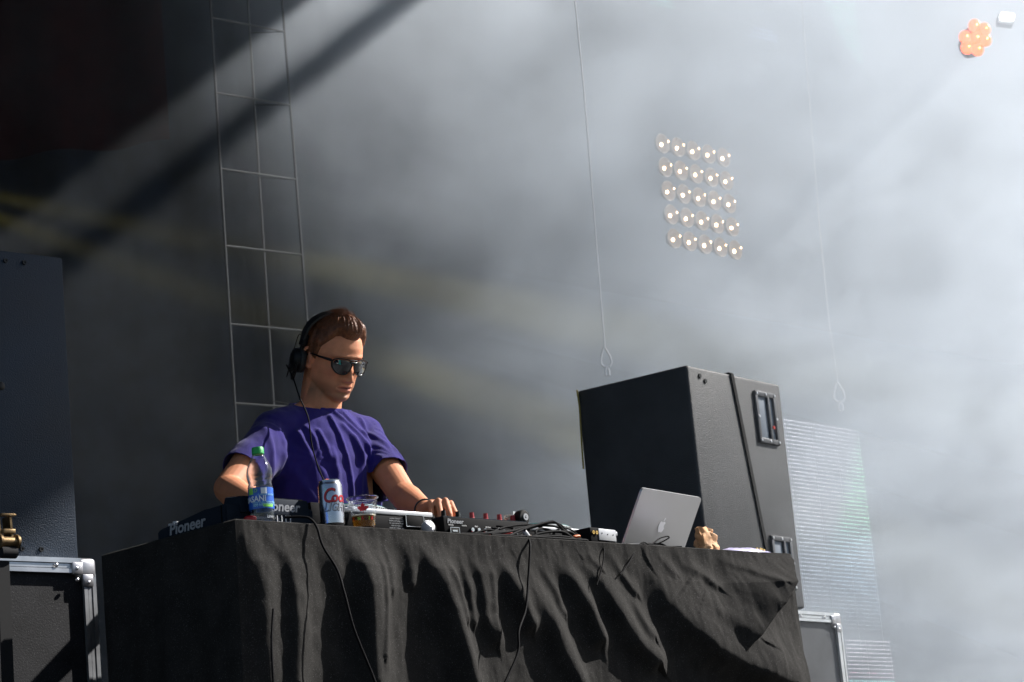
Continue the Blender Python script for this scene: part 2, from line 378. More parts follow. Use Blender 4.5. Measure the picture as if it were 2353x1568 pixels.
# ------------------------------------------------------------------ frames for the other big boxes
class Frame:
    def __init__(s, O, az):
        s.O = O; s.az = az; s.E = Vector((math.sin(az), math.cos(az), 0)); s.S = Vector((-math.cos(az), math.sin(az), 0)); s.rz = math.pi/2-az
    def onV(s, px, py, v=0):
        d = ray(px, py); t = ((s.O-EYE).dot(s.S)+v)/d.dot(s.S); q = EYE+d*t-s.O; return q.dot(s.E), q.z
    def onU(s, px, py, u=0):
        d = ray(px, py); t = ((s.O-EYE).dot(s.E)+u)/d.dot(s.E); q = EYE+d*t-s.O; return q.dot(s.S), q.z
def az_of(p1, p2, Y1):
    a = ray(*p1); b = ray(*p2); Y2 = Y1*a.z/b.z; v = b*Y2-a*Y1; return math.atan2(v.x, v.y), math.hypot(v.x, v.y)

M_cab = mat('speaker_paint', (.050, .052, .056), .55, bump=.55, bscale=260, var=.25, vscale=5, speck=.05, detail=2)
M_cabL = mat('speaker_paint_blue', (.011, .022, .040), .55, spec=.3, bump=.5, bscale=260, var=.22, vscale=4, detail=2)
M_black = mat('black_metal', (.012, .012, .013), .4, spec=.3)
M_alu = mat('aluminium', (.55, .57, .6), .34, metal=.9, bump=.08, bscale=40, var=.18, vscale=12)
M_zinc = mat('zinc', (.6, .6, .62), .3, metal=1)
M_ply = mat('case_laminate', (.014, .014, .016), .6, bump=.15, bscale=200, var=.35, vscale=9, spec=.2, speck=.12)
M_case2 = mat('case_laminate_grey', (.05, .052, .058), .55, bump=.25, bscale=200, var=.3, vscale=9)

# right speaker cabinet
fr = Frame(atY(1578, 838, 9.5), rad(36))
ztop = 0.; uR = fr.onV(1793, 895, 0)[0]; vL = fr.onU(1325, 903, 0)[0]; zb = fr.onV(1856, 1400, 0)[1]
CW, CD, CH = uR, vL, -zb
spk = empty('speaker_cabinet', fr.O+Vector((0, 0, -CH)), fr.rz, 'large black speaker cabinet with a strap and recessed handles, right of the laptop', 'speaker')
b = MB(); b.box((CW/2, CD/2, CH/2), (CW, CD, CH), bev=.012, seg=3); cabo = b.build('cabinet', M_cab, spk)
def handle(parent, uc, zc, w, h):
    """bar handle plate on the v=0 face with two flat panels for the openings"""
    root = MB(); t = .012
    for (x, z, dx, dz) in ((0, h/2-.010, w, .020), (0, -h/2+.010, w, .020), (-w/2+.009, 0, .018, h), (w/2-.009, 0, .018, h), (w*.13, 0, .013, h)):
        root.box((uc+x, -.004, zc+z), (dx, .014, dz), bev=.003)
    hp = root.build('handle_plate', MATS['handle_metal'], parent)
    for (x, wd) in ((-w*.19, w*.5), (w*.3, w*.24)):
        b = MB(); b.box((uc+x, .0005, zc), (wd, .004, h*.82), bev=.001); b.build('handle_opening', MATS['handle_haze'], hp)
    b = MB()
    for sx in (-1, 0, 1):
        for sz in (-1, 1): b.cyl((uc+sx*(w/2-.01), -.008, zc+sz*(h/2-.01)), (uc+sx*(w/2-.01), -.014, zc+sz*(h/2-.01)), .005, n=8)
    for sx in (-1, 1): b.cyl((uc+sx*(w/2-.01), -.008, zc), (uc+sx*(w/2-.01), -.014, zc), .005, n=8)
    b.build('screws', M_zinc, hp).__setitem__('kind', 'stuff')
    return hp
mat('handle_metal', (.10, .102, .108), .4, metal=.3, bump=.2, bscale=200); mat('handle_haze', (.17, .20, .24), .5)  # pale blue of the openings stands for lit haze inside
u1, zz1 = fr.onV(1730, 907, 0); u2, zz2 = fr.onV(1795, 1015, 0)
uc = (u1+u2)/2-.01; hw = (u2-u1)*.86; zc = fr.onV(1762, 962, 0)[1]; hh = .205
handle(cabo, uc, zc+CH, hw, hh); handle(cabo, uc, CH-(zc+CH)+.02, hw, hh)
b = MB(); b.cyl((uc+hw*.25, -.004, zc+CH-.035), (uc+hw*.25, -.012, zc+CH-.035), .007, n=10); b.build('red_tag', mat('red_plastic', (.5, .03, .02), .4), cabo)
sa = fr.onV(1680, 864, 0); sb = fr.onV(1762, 1275, 0)
b = MB(); pts = [(sa[0]+(sb[0]-sa[0])*t, -.006, CH-.0+(sb[1]-sa[1])*t*1.0) for t in np.linspace(0, 1, 12)]
bm_ = b.b; prev = None
for x, y, z in pts:
    q = [bm_.verts.new((x-.010, y, z)), bm_.verts.new((x+.010, y, z)), bm_.verts.new((x+.010, y+.005, z)), bm_.verts.new((x-.010, y+.005, z))]
    if prev:
        for i in range(4): bm_.faces.new([prev[i], prev[(i+1) % 4], q[(i+1) % 4], q[i]])
    prev = q
b.box((sa[0]-.0, CD/2, CH+.003), (.028, CD, .004))
tag(b.build('strap', mat('webbing', (.008, .008, .009), .9), None, fr.O+Vector((0, 0, -CH)), (0, 0, fr.rz)), 'black webbing strap slung over the right speaker cabinet', 'strap')
b = MB()
for x, z in ((.08, -.035), (.115, -.05)): b.cyl((x, .001, CH+z), (x, -.004, CH+z), .009, n=10)
for x, z in ((.03, .06), (.5, .05)): b.cyl((x, .001, z), (x, -.004, z), .006, n=8)
b.build('screws', M_black, cabo)['kind'] = 'stuff'
ya = fr.onU(1331, 908, 0); yb = fr.onU(1343, 1030, 0)
b = MB(); b.tube([(-.012, ya[0]-.0, CH), (-.012, ya[0]-.004, CH+ya[1]-.05), (-.014, yb[0]+.002, CH+yb[1]), (-.008, yb[0]+.008, CH+yb[1]-.08)], .0035, 8)
tag(b.build('yellow_cable', mat('yellow_rubber', (.25, .2, .03), .5), None, fr.O+Vector((0, 0, -CH)), (0, 0, fr.rz)), 'thin yellow cable hanging down the left edge of the right speaker cabinet', 'cable')

def flight_case(name, O, az, W_, D_, H_, mpanel, label, legs=True):
    """O: top near-right corner (local x to the left is negative); rails of extruded aluminium, ball corners"""
    f = Frame(O, az); r = empty(name, O+Vector((0, 0, -H_)), f.rz, label, 'flight case')
    b = MB(); b.box((-W_/2, D_/2, H_/2), (W_-.02, D_-.02, H_-.02)); b.build('panel', mpanel, r)
    def rail(a, c, ax):
        b = MB(); d = Vector(c)-Vector(a); m_ = (Vector(a)+Vector(c))/2
        for s_ in (0, 1):
            for k in (-1, 0, 1):
                th = .0125 if k else .004
                # ribbed face: three ribs over a flat strip
                if ax == 'x': b.box((m_.x, m_.y+(.002 if k == 0 else 0), m_.z+k*.013*(1 if s_ == 0 else 0)), (abs(d.x), .006 if k == 0 else .009, .011)) if s_ == 0 else b.box((m_.x, m_.y+.016, m_.z+.019), (abs(d.x), .034, .004))
                elif ax == 'z': b.box((m_.x+k*.013, m_.y, m_.z), (.011, .006 if k == 0 else .009, abs(d.z))) if s_ == 0 else b.box((m_.x+.019, m_.y+.016, m_.z), (.004, .034, abs(d.z)))
                else: b.box((m_.x, m_.y, m_.z+k*.013), (.009, abs(d.y), .011))
                if s_ == 1: break
        return b.build('edge_rail', M_alu, r, smooth=0)
    rail((-W_+.04, 0, H_-.019), (-.04, 0, H_-.019), 'x'); rail((-W_+.04, 0, .019), (-.04, 0, .019), 'x')
    rail((-.019, 0, .04), (-.019, 0, H_-.04), 'z'); rail((-W_+.019, 0, .04), (-W_+.019, 0, H_-.04), 'z')
    rail((0, .04, H_-.019), (0, D_-.04, H_-.019), 'y')
    for zc_ in (H_-.026, .026):
        for xc_ in (-.026, -W_+.026):
            b = MB(); b.box((xc_, .018, zc_), (.060, .050, .060), bev=.014, seg=3)
            sx = -1 if xc_ > -W_/2 else 1; sz = -1 if zc_ > H_/2 else 1
            for (dx, dz) in ((.0, .034), (.034, .0)): b.box((xc_+sx*dx*.9, -.003, zc_+sz*dz*.9), (.034, .012, .034), bev=.005)
            c_ = b.build('corner_bracket', M_zinc2, r)
            b = MB()
            for (dx, dz) in ((.0, .036), (.034, .0), (.034, .03)): b.ball((xc_+sx*dx, -.008, zc_+sz*dz), .0055, (1, .6, 1), n=8)
            b.build('rivets', M_zinc, c_)['kind'] = 'stuff'
    b = MB()
    for i in range(6): b.ball((-W_+.12+i*(W_-.24)/5, -.006, H_-.019), .006, (1, .5, 1), n=8)
    b.build('rail_rivets', M_zinc, r)['kind'] = 'stuff'
    return r, f
M_zinc2 = mat('brushed_steel', (.36, .36, .38), .38, metal=.95, bump=.1, bscale=60, var=.2)
cR = fr.O+Vector((0, 0, -CH)); azr = az_of((1835, 1402), (1928, 1410), 9.9)
oR = atY(1929, 1411, (cR.z-EYE.z)/ray(1929, 1411).z)
flight_case('flight_case', oR, rad(38), 1.1, .75, oR.z-STAGE, M_case2, 'hazy grey flight case with aluminium edges under the right speaker cabinet')

# left speaker on its case
oL = atY(216, 1286, 6.72); azL, _ = az_of((20, 1278), (200, 1288), 6.6)
azL = rad(46)
r_, fL = flight_case('flight_case', oL, azL, 1.2, .7, oL.z-STAGE, M_ply, 'black flight case with bright aluminium edges and steel corner, bottom left')
uE, _z = fL.onV(181, 1281, .03); hL = fL.onV(141, 592, .03)[1]; WL = .62
spl = empty('speaker_cabinet', fL.O+fL.E*uE+fL.S*.03, fL.rz, 'tall dark blue speaker cabinet standing on the flight case at the left edge', 'speaker')
b = MB(); b.box((-WL/2, .3, hL/2), (WL, .6, hL), bev=.006, seg=2); cl_ = b.build('cabinet', M_cabL, spl)
b = MB()
for (px, py) in ((12, 600), (55, 604), (50, 1262), (94, 1263)):
    u_, z_ = fL.onV(px, py, .03); b.lathe([(0, -.001), (.0028, -.0012), (.003, -.003), (.006, -.0032), (.0068, .002)], c=(u_-uE, -.001, z_), n=12, M=Matrix.Rotation(rad(90), 4, 'X') @ Matrix.Scale(-1, 4, (0, 0, 1)))
b.build('screws', M_black, cl_)['kind'] = 'stuff'
u_, z_ = fL.onV(2, 887, .03); b = MB(); b.ball((u_-uE, .0, z_), .012, (1, .3, 1.0), n=10); b.build('knob', M_black, cl_)
# ratchet strap
def LF(px, py, v): u_, z_ = fL.onV(px, py, v); return (u_, v, z_)
rs = empty('ratchet_strap', fL.O, fL.rz, 'brass coloured ratchet buckle on a black webbing strap, in front of the left flight case', 'strap')
M_brass = mat('passivated_steel', (.24, .16, .08), .45, metal=.8, bump=.2, bscale=50, var=.4, vscale=40)
M_web = MATS['webbing']
v0 = -.06
def quad_strip(b, pa, pb, w, th):
    a = Vector(pa); c = Vector(pb); d = (c-a).normalized(); n = Vector((0, 1, 0)); s_ = d.cross(n).normalized()*w/2
    vsq = []
    for p in (a, c):
        for q in (p-s_, p+s_, p+s_+n*th, p-s_+n*th): vsq.append(b.b.verts.new(q))
    for i in range(4): b.b.faces.new([vsq[i], vsq[(i+1) % 4], vsq[4+(i+1) % 4], vsq[4+i]])
    b.b.faces.new(vsq[:4][::-1]); b.b.faces.new(vsq[4:])
b = MB(); quad_strip(b, LF(8, 1290, v0), LF(22, 1640, v0), .034, .004); b.build('webbing', M_web, rs)
b = MB(); p0, p1 = LF(4, 1182, v0), LF(33, 1280, v0)
for px_ in (3, 30): quad_strip(b, LF(px_-6, 1186, v0), LF(px_+3, 1275, v0), .006, .035)
b.box(LF(16, 1184, v0), (.044, .02, .006), bev=.002); b.box(LF(18, 1222, v0), (.036, .02, .012), bev=.003); b.build('ratchet_frame', M_brass, rs)
b = MB(); x, y, z = LF(18, 1245, v0); b.cyl((x-.022, y, z), (x+.022, y, z), .013, n=14); b.cyl((x-.028, y, z), (x-.022, y, z), .019, n=14); b.cyl((x+.022, y, z), (x+.028, y, z), .019, n=14); b.build('spool', M_brass, rs)
b = MB(); x, y, z = LF(18, 1270, v0); b.cyl((x-.022, y, z), (x+.022, y, z), .015, n=14); b.build('webbing_roll', M_web, rs)

# foreground wedge, only its top edge rises into the picture
wa, wb = atY(-150, 1562, 4.75), atY(930, 1566, 4.75)
b = MB(); w_ = (wb.x-wa.x); b.box((0, 0, -.17), (w_, .4, .34), bev=.03, taper=(1, .4)); tag(b.build('stage_monitor', M_black, None, ((wa.x+wb.x)/2, 4.75, min(wa.z, wb.z)-.004), None), 'low black stage monitor along the bottom edge, left of centre', 'monitor')

# ------------------------------------------------------------------ rear of the stage
M_truss = mat('truss_alloy', (.10, .10, .10), .8, metal=.1)
tr = empty('truss_tower', atY(545, 1030, 12.2)*1, 0, 'tall square lighting truss tower with evenly spaced rungs, behind the man', 'truss')
tr.location.z = STAGE
def loc_(o, p): return p-o.location
def chord(p0, p1, Y, r=.008):
    a = atY(*p0, Y); c = atY(*p1, Y); d = (c-a)/(c.z-a.z); lo = a+d*(STAGE-a.z); hi = a+d*(9.8-a.z); return lo, hi
cA = chord((483, 0), (545, 1020), 12.2); cB = chord((648, 0), (706, 742), 12.5); cC = chord((575, 90), (628, 920), 12.8)
for lo, hi in (cA, cB, cC):
    m_ = (lo.x+hi.x)/2; b = MB(); b.cyl(loc_(tr, lo), loc_(tr, hi), .0062, n=10); b.build('chord', M_truss, tr)
zr = [atY(560, y, 12.3).z for y in (50, 208, 383, 565, 745, 935)]
stp = (zr[0]-zr[-1])/5
def on_(c, z): return c[0]+(c[1]-c[0])*((z-c[0].z)/(c[1].z-c[0].z))
for k in range(-1, 10):
    z = zr[0]-stp*k
    if z < STAGE+.1: break
    b = MB(); b.cyl(loc_(tr, on_(cA, z)), loc_(tr, on_(cB, z)), .0055, n=8); b.build('rung', M_truss, tr)
    b = MB(); b.cyl(loc_(tr, on_(cB, z)), loc_(tr, on_(cC, z+.12)), .003, n=6); b.build('brace', M_truss, tr)

def hook_cable(name, pts, Y, r, label, hook=True):
    P_ = [atY(x, y, Y) for x, y in pts]; P_[0] = P_[0]+(P_[0]-P_[1]).normalized()*2.5; o0 = P_[-1].copy(); rt = empty(name, o0, 0, label, 'cable')
    b = MB(); b.tube([p-o0 for p in P_], r, 8); b.build('wire', MATS['pale_steel'], rt)
    if hook:
        b = MB(); k = Y/18.
        b.tube([Vector((-.012, 0, 0))*k, Vector((-.035, 0, -.07))*k, Vector((-.038, 0, -.11))*k, Vector((-.02, 0, -.135))*k, Vector((.02, 0, -.135))*k, Vector((.038, 0, -.11))*k, Vector((.03, 0, -.06))*k, Vector((.0, 0, 0))*k], .007*k, 8); b.build('shackle', MATS['pale_steel'], rt)
        b = MB(); b.tube([Vector((0, 0, -.13))*k, Vector((.014, 0, -.17))*k, Vector((.012, 0, -.2))*k, Vector((-.012, 0, -.2))*k, Vector((-.014, 0, -.165))*k, Vector((0, 0, -.13))*k], .007*k, 8); b.build('ring', MATS['pale_steel'], rt)
    return rt
mat('pale_steel', (.75, .75, .76), .4, metal=.2)
hook_cable('hanging_cable', [(1327, 60), (1341, 200), (1363, 470), (1385, 740), (1390, 800)], 11.4, .0034, 'pale steel cable ending in a shackle just above the right speaker cabinet')
hook_cable('hanging_cable', [(1868, 330), (1883, 520), (1905, 740), (1925, 880)], 13.4, .0028, 'very faint steel cable with a shackle hanging in the haze right of the speaker cabinet')

# blinder: five by five lamps
azB, _ = az_of((1523, 330), (1663, 362), 12.6)
fB = Frame(atY(1523, 330, 12.6), azB); uB = fB.onV(1663, 362)[0]/4; vz = (fB.onV(1550, 548)[1])/4; tilt = (fB.onV(1550, 548)[0])/4
bl = empty('blinder_light', fB.O, fB.rz, 'square blinder of twenty-five glowing lamps in five rows hanging in the haze', 'stage light')
M_dish = mat('lamp_reflector', (.36, .36, .34), .5, metal=.0, emit=(1, .85, .65), estr=.0)
M_bulb = mat('lamp_bulb', (1, .8, .6), .4, emit=(1, .60, .34), estr=9)
M_glint = mat('lamp_glint', (1, .8, .6), .4, emit=(1, .6, .3), estr=9)
dish_me = None
for j in range(5):
    for i in range(5):
        c = (uB*i+tilt*j, 0, vz*j)
        if dish_me is None:
            Mx = Matrix.Rotation(rad(90), 4, 'X'); b = MB(); b.lathe([(.0, -.035), (.02, -.033), (.04, -.018), (.050, 0), (.052, 0), (.04, -.024), (0, -.042)], n=24, M=Mx); o = b.build('lamp', M_dish, bl, c); dish_me = o.data
            b = MB(); b.ball((-.022, -.008, -.012), .0075, (1, 1, 1.25), n=10); o2 = b.build('bulb', M_bulb, o); bm1 = o2.data
            b = MB(); b.ball((.030, -.012, .012), .0028, (1, 1, 1.8), n=8); o3 = b.build('glint', M_glint, o); bm2 = o3.data
        else:
            o = put('lamp', dish_me, None, bl, c); put('bulb', bm1, None, o); put('glint', bm2, None, o)
mat('fixture_grey', (.25, .26, .27), .6)
for j in range(5):
    b = MB(); b.box((uB*2+tilt*j, .055, vz*j), (uB*3.9, .012, .02)); b.build('lamp_bar', MATS['fixture_grey'], bl)

# orange seven-lens lamp
oc = atY(2240, 85, 10.9); ol = empty('wash_light', oc, 0, 'round wash light of seven orange glowing lenses near the top right corner', 'stage light')
M_or = mat('orange_lens', (1, .4, .2), .3, emit=(1, .11, .03), estr=1.25); M_or2 = mat('orange_core', (1, .6, .3), .3, emit=(1, .45, .12), estr=6)
lens = [(2240, 60), (2262, 68), (2218, 86), (2242, 88), (2264, 92), (2222, 110), (2246, 114)]
for k, (x, y) in enumerate(lens):
    p = atY(x, y, 10.9)-oc; b = MB(); b.ball(p, .028, (1, .4, 1.12), n=20); q = b.build('lens', M_or, ol)
    b = MB(); b.ball(p+Vector((.008, -.013, .002)), .0035, n=8); b.build('filament', M_or2, q)
b = MB(); b.cyl((0, .02, .0), (0, .12, .0), .055, n=28); b.cyl((0, .12, 0), (0, .2, 0), .055, .03, n=28); b.build('housing', MATS['fixture_grey'], ol)
# white fixture corner at the top right; its sunlit glare is an added glow
wc = atY(2314, 39, 12.0); wl = empty('white_fixture', wc, 0, 'small white fixture, sunlit glare put in as glow, beside the orange wash light, in the top right corner', 'stage light')
b = MB(); b.box((0, 0, 0), (.07, .05, .034), rot=(0, rad(12), 0), bev=.012); b.build('lens', mat('white_glow', (1, 1, 1), .3, emit=(1, .98, .95), estr=3), wl)  # glowing block stands for sunlit white housing, not a lens
b = MB(); b.box((0, .06, 0), (.08, .07, .05), rot=(0, rad(12), 0), bev=.008); b.build('housing', MATS['fixture_grey'], wl)

# LED mesh screens: rows of small diodes on a see-through net
def led_screen(name, p1, p2, Y, cols, rows, x0, colour, label, pitch_px=(4.6, 9.3), r=.0014, slant=0.):
    """p1,p2: ends of the top row (right end is p2)"""
    az, wd = az_of(p1, p2, Y); f = Frame(atY(*p1, Y), az); wpx = math.hypot(p2[0]-p1[0], p2[1]-p1[1]); du = wd/wpx*pitch_px[0]; dz = Y/FPX*pitch_px[1]
    rt = empty(name, f.O, f.rz, label, 'LED screen'); n = int(wd/du)
    vs_, fs_, cs_ = [], [], []
    for j in range(rows):
        for i in range(-x0, n+1):
            u_ = i*du+random.gauss(0, .0003); z_ = -j*dz; p = f.O+f.E*u_+Vector((0, 0, z_)); 
            c = colour(i/n, j/rows, p)
            if c is None or max(c) <= 0.02: continue
            k0 = len(vs_)
            for a in range(6): vs_.append((u_+r*1.15*math.cos(a*math.pi/3), 0, z_+r*math.sin(a*math.pi/3)))
            fs_.append(list(range(k0, k0+6))); cs_ += [c]*6
    me = bpy.data.meshes.new('diodes'); me.from_pydata(vs_, [], fs_); vcol(me, np.array(cs_))
    put('diodes', me, MATS['diode'], rt)['kind'] = 'stuff'
    if pitch_px[0] > 7: return rt
    b = MB()
    zb_ = -(rows-1)*dz; zt = .01
    for k in range(0, int((n+x0)/12)+1):
        u_ = (n*du)-k*12*du; b.box((u_+du/2, .006, (zt+zb_)/2), (.0007, .0007, zt-zb_))
    b.build('net_wires', MATS['fixture_grey'], rt)['kind'] = 'stuff'
    return rt
def diode_mat():
    m = bpy.data.materials.new('diode'); m.use_nodes = True; nt = m.node_tree; b = nt.nodes['Principled BSDF']; a = nt.nodes.new('ShaderNodeAttribute'); a.attribute_name = 'tone'
    b.inputs['Base Color'].default_value = (.3, .3, .3, 1); nt.links.new(a.outputs['Color'], b.inputs['Emission Color']); b.inputs['Emission Strength'].default_value = 6.0; MATS['diode'] = m
diode_mat()
def lerp(a, b, t): return tuple(x+(y-x)*t for x, y in zip(a, b))
def col1(s_, t_, p):
    wht = (.62, .6, .66); grn = (.25, .9, .42); blu = (.3, .6, .85)
    line = .95-t_*1.15                                   # the green wedge widens downwards from the upper right corner
    g = max(0, min(1, (s_-line)/.2)); fadeg = max(0, 1-max(0, t_-.42)/.14)
    c = lerp(wht, grn, g*fadeg*(.6+.4*random.random()))
    bq = max(0, min(1, (t_-.36)/.15))*max(0, min(1, s_+.3)); c = lerp(c, blu, bq*.75)
    k = (1-max(0, t_-.5)/.36)*(.55+.45*random.random())*(1.15-.45*s_*(1-g))
    return tuple(max(0, x*k) for x in c) if k > 0 else None
led_screen('led_screen', (1803, 965), (1974, 992), 11.6, 40, 62, 25, col1, 'see-through LED mesh screen with a green wedge, in the haze behind the right speaker cabinet')
def col2(s_, t_, p):
    k = (.5+.5*random.random())*(.8 if t_ < .45 else 1.0); c = (.66, .6, .66) if t_ < .35 else (lerp((.75, .4, .5), (.6, .6, .68), random.random()) if abs(t_-.5) > .05 else (.3, .75, .7)); return tuple(x*k*.8 for x in c)
led_screen('led_screen', (1933, 1471), (2046, 1476), 11.0, 30, 22, 12, col2, 'lower LED mesh screen with pinkish dots, right of the hazy flight case')
pj = None
def inpoly(x, y, poly):
    c = False
    for (x1, y1), (x2, y2) in zip(poly, poly[1:]+poly[:1]):
        if (y1 > y) != (y2 > y) and x < (x2-x1)*(y-y1)/(y2-y1)+x1: c = not c
    return c
# top screen: only parts of its picture are lit
azT, wT = az_of((1460, -120), (1965, -10), 11.4); fT = Frame(atY(1460, -120, 11.4), azT)
regs = [([fT.onV(*p) for p in q], c) for q, c in ((((1455, -60), (1560, -60), (1545, 24), (1500, 12)), (.3, .8, .6)), (((1735, 60), (1775, 66), (1792, 98), (1722, 84)), (.45, .55, .9)), (((1860, -60), (1962, -60), (1979, 152), (1945, 110)), (.25, .9, .5)))]
def col3(s_, t_, p):
    q = p-fT.O; u_, z_ = q.dot(fT.E), q.z
    for poly, c in regs:
        if inpoly(u_, z_, poly): k = .5+.5*random.random(); return tuple(x*k for x in lerp(c, (.4, .5, .95), random.random()*.35))
    return None
led_screen('led_screen', (1460, -120), (1975, -8), 11.4, 100, 40, 0, col3, 'wide LED mesh screen lit in a few green and blue patches along the top', pitch_px=(7.6, 11.5))
# ------------------------------------------------------------------ the man behind the table
# local frame: x to his left (along the table), y to his back, z up from the stage floor
PU, PV = .975, .76
man = empty('person', T(PU, PV, -1.0), ROT, 'man in a purple t-shirt and sunglasses leaning over the gear, one hand on the mixer', 'person')
def L(u, v, w): return Vector((u-PU, v-PV, w+1.0))       # table coordinates to his own
HC = Vector((.024, -.065, 1.645)); HP = rad(23); HY = rad(-7)   # head centre (between the ears), pitch down, yaw
MH = Matrix.Translation(HC) @ Matrix.Rotation(HY, 4, 'Z') @ Matrix.Rotation(HP, 4, 'X')
def interp(z, tab):
    zs = [t[0] for t in tab]; return np.interp(z, zs, [t[1] for t in tab])
FR = [(-.122, .030), (-.118, .055), (-.108, .078), (-.098, .084), (-.088, .079), (-.078, .083), (-.068, .086), (-.055, .085), (-.04, .086), (-.02, .087), (0, .085), (.012, .090), (.022, .095), (.045, .093), (.07, .084), (.09, .066), (.105, .043), (.115, .015), (.118, .0)]
BK = [(-.122, .0), (-.11, -.0), (-.09, .012), (-.07, .045), (-.05, .072), (-.03, .086), (0, .097), (.03, .100), (.06, .095), (.09, .075), (.105, .05), (.115, .02), (.118, .0)]
HW = [(-.122, .016), (-.115, .033), (-.10, .047), (-.08, .059), (-.06, .065), (-.04, .066), (-.02, .070), (0, .072), (.02, .074), (.045, .073), (.07, .066), (.09, .052), (.105, .034), (.115, .014), (.118, .0)]
def gs(x, z, cx_, cz, sx, sz): return np.exp(-((x-cx_)/sx)**2-((z-cz)/sz)**2)
def head_grid(nz=150, na=160, off=0.):
    zs = np.concatenate([-.122+.240*(0.5-0.5*np.cos(np.linspace(0, math.pi, nz)))])
    A = np.linspace(0, 2*math.pi, na, endpoint=False); A = A-.28*np.sin(2*A)*0
    Z_, A_ = np.meshgrid(zs, A, indexing='ij')
    f = interp(Z_, FR); bk = interp(Z_, BK); w = interp(Z_, HW)
    ca, sa_ = np.cos(A_), np.sin(A_)             # angle 0: straight ahead
    n_ = 2.25; rr = (np.abs(ca)**n_+np.abs(sa_)**n_)**(-1/n_)
    x = w*sa_*rr; y = np.where(ca > 0, -f*ca*rr, -bk*ca*rr)
    face = np.clip(ca, 0, 1)**.5
    x = np.where(ca > 0, x*(1-.05*face), x)
    # features, pushed forward (negative y)
    d = np.zeros_like(x)
    ridge_h = interp(Z_, [(-.062, 0), (-.056, .004), (-.050, .024), (-.042, .029), (-.032, .024), (-.015, .013), (.002, .006), (.015, .002), (.03, 0)])
    ridge_w = interp(Z_, [(-.06, .012), (-.048, .011), (-.03, .0085), (0, .0065), (.03, .010)])
    d += ridge_h*np.exp(-(x/ridge_w)**2)
    for s_ in (-1, 1):
        d += .013*gs(x, Z_, s_*.0140, -.047, .0065, .008)        # nostril wings
        d -= .012*gs(x, Z_, s_*.031, .000, .016, .012)           # eye sockets
        d += .006*gs(x, Z_, s_*.030, .020, .022, .007)           # brow
        d += .0055*gs(x, Z_, s_*.046, -.024, .016, .014)         # cheekbone
        d -= .003*gs(x, Z_, s_*.026, -.060, .006, .016)          # fold beside the mouth
        d += .004*gs(x, Z_, s_*.031, -.001, .011, .007)
    mw = np.clip(1-(x/.027)**2, 0, 1)
    d += .0062*mw**.5*np.exp(-((Z_+.0655)/.0045)**2) + .0075*mw**.5*np.exp(-((Z_+.0775)/.0055)**2) - .0075*mw**.3*np.exp(-((Z_+.0712)/.0026)**2)
    d -= .003*gs(x, Z_, 0, -.088, .018, .005); d += .005*gs(x, Z_, 0, -.104, .017, .012); d -= .002*gs(x, Z_, 0, -.059, .004, .006)
    y = y-np.where(ca > 0, d, 0)
    return np.stack([x, y, Z_], -1)
def add_grid_closed(mb, P, M):
    nz_, na_ = P.shape[:2]; b = mb.b; rows = [[b.verts.new(M @ Vector(p)) for p in r] for r in P[1:-1]]
    lo = b.verts.new(M @ Vector(P[0].mean(0))); hi = b.verts.new(M @ Vector(P[-1].mean(0)))
    for r0, r1 in zip(rows, rows[1:]):
        for i in range(na_): b.faces.new([r0[i], r0[(i+1) % na_], r1[(i+1) % na_], r1[i]])
    for i in range(na_): b.faces.new([lo, rows[0][(i+1) % na_], rows[0][i]]); b.faces.new([hi, rows[-1][i], rows[-1][(i+1) % na_]])
body = MB()
add_grid_closed(body, head_grid(), MH)
# ears
for s_ in (-1, 1):
    er = [Vector((s_*.073, .004, .022)), Vector((s_*.082, .018, .026)), Vector((s_*.085, .028, .012)), Vector((s_*.083, .026, -.008)), Vector((s_*.078, .014, -.024)), Vector((s_*.073, .004, -.032))]
    cr = catmull(er, 5); body.tube([MH @ p for p in cr], [.0048]*(len(cr)-6)+[.006]*6, 10)
    body.ball(MH @ Vector((s_*.074, .010, .0)), .020, (.35, .75, 1.25), MH.to_3x3() @ Matrix.Rotation(s_*rad(18), 3, 'Z'), 14)
# neck, trunk, legs
nk = HC+Vector((.0, .030, -.05))
body.caps(MH @ Vector((0, .035, -.035)), Vector((.005, .0, 1.455)), .058, .064, 20)
body.caps(MH @ Vector((0, .012, -.06)), Vector((.005, -.012, 1.47)), .045, .055, 20)
body.caps((-.03, .005, 1.482), (-.165, .0, 1.43), .05, .045); body.caps((.03, .005, 1.482), (.175, .0, 1.435), .05, .045)
def sect(mb, tab, n=36, e=2.4):
    rings = []
    for z, w, dn, yc, *xc in tab:
        xo = xc[0] if xc else 0; r = []
        for k in range(n):
            a = 2*math.pi*k/n; c, s_ = math.cos(a), math.sin(a); q = (abs(c)**e+abs(s_)**e)**(-1/e); r.append(mb.b.verts.new((xo+w*c*q, yc+dn*s_*q, z)))
        rings.append(r)
    for a, b in zip(rings, rings[1:]):
        for k in range(n): mb.b.faces.new([a[k], a[(k+1) % n], b[(k+1) % n], b[k]])
    mb.b.faces.new(rings[0][::-1]); mb.b.faces.new(rings[-1])
sect(body, [(.82, .15, .10, .03), (1.0, .145, .095, .02), (1.2, .165, .10, .0), (1.34, .175, .10, 0), (1.42, .15, .08, .0), (1.47, .08, .055, .0)])
for s_ in (-1, 1):
    body.caps((s_*.085, .03, .90), (s_*.10, .02, .50), .085, .058, 18); body.caps((s_*.10, .02, .50), (s_*.11, .05, .09), .055, .040, 18)
    body.caps((s_*.11, .06, .06), (s_*.125, -.10, .04), .040, .032, 14)
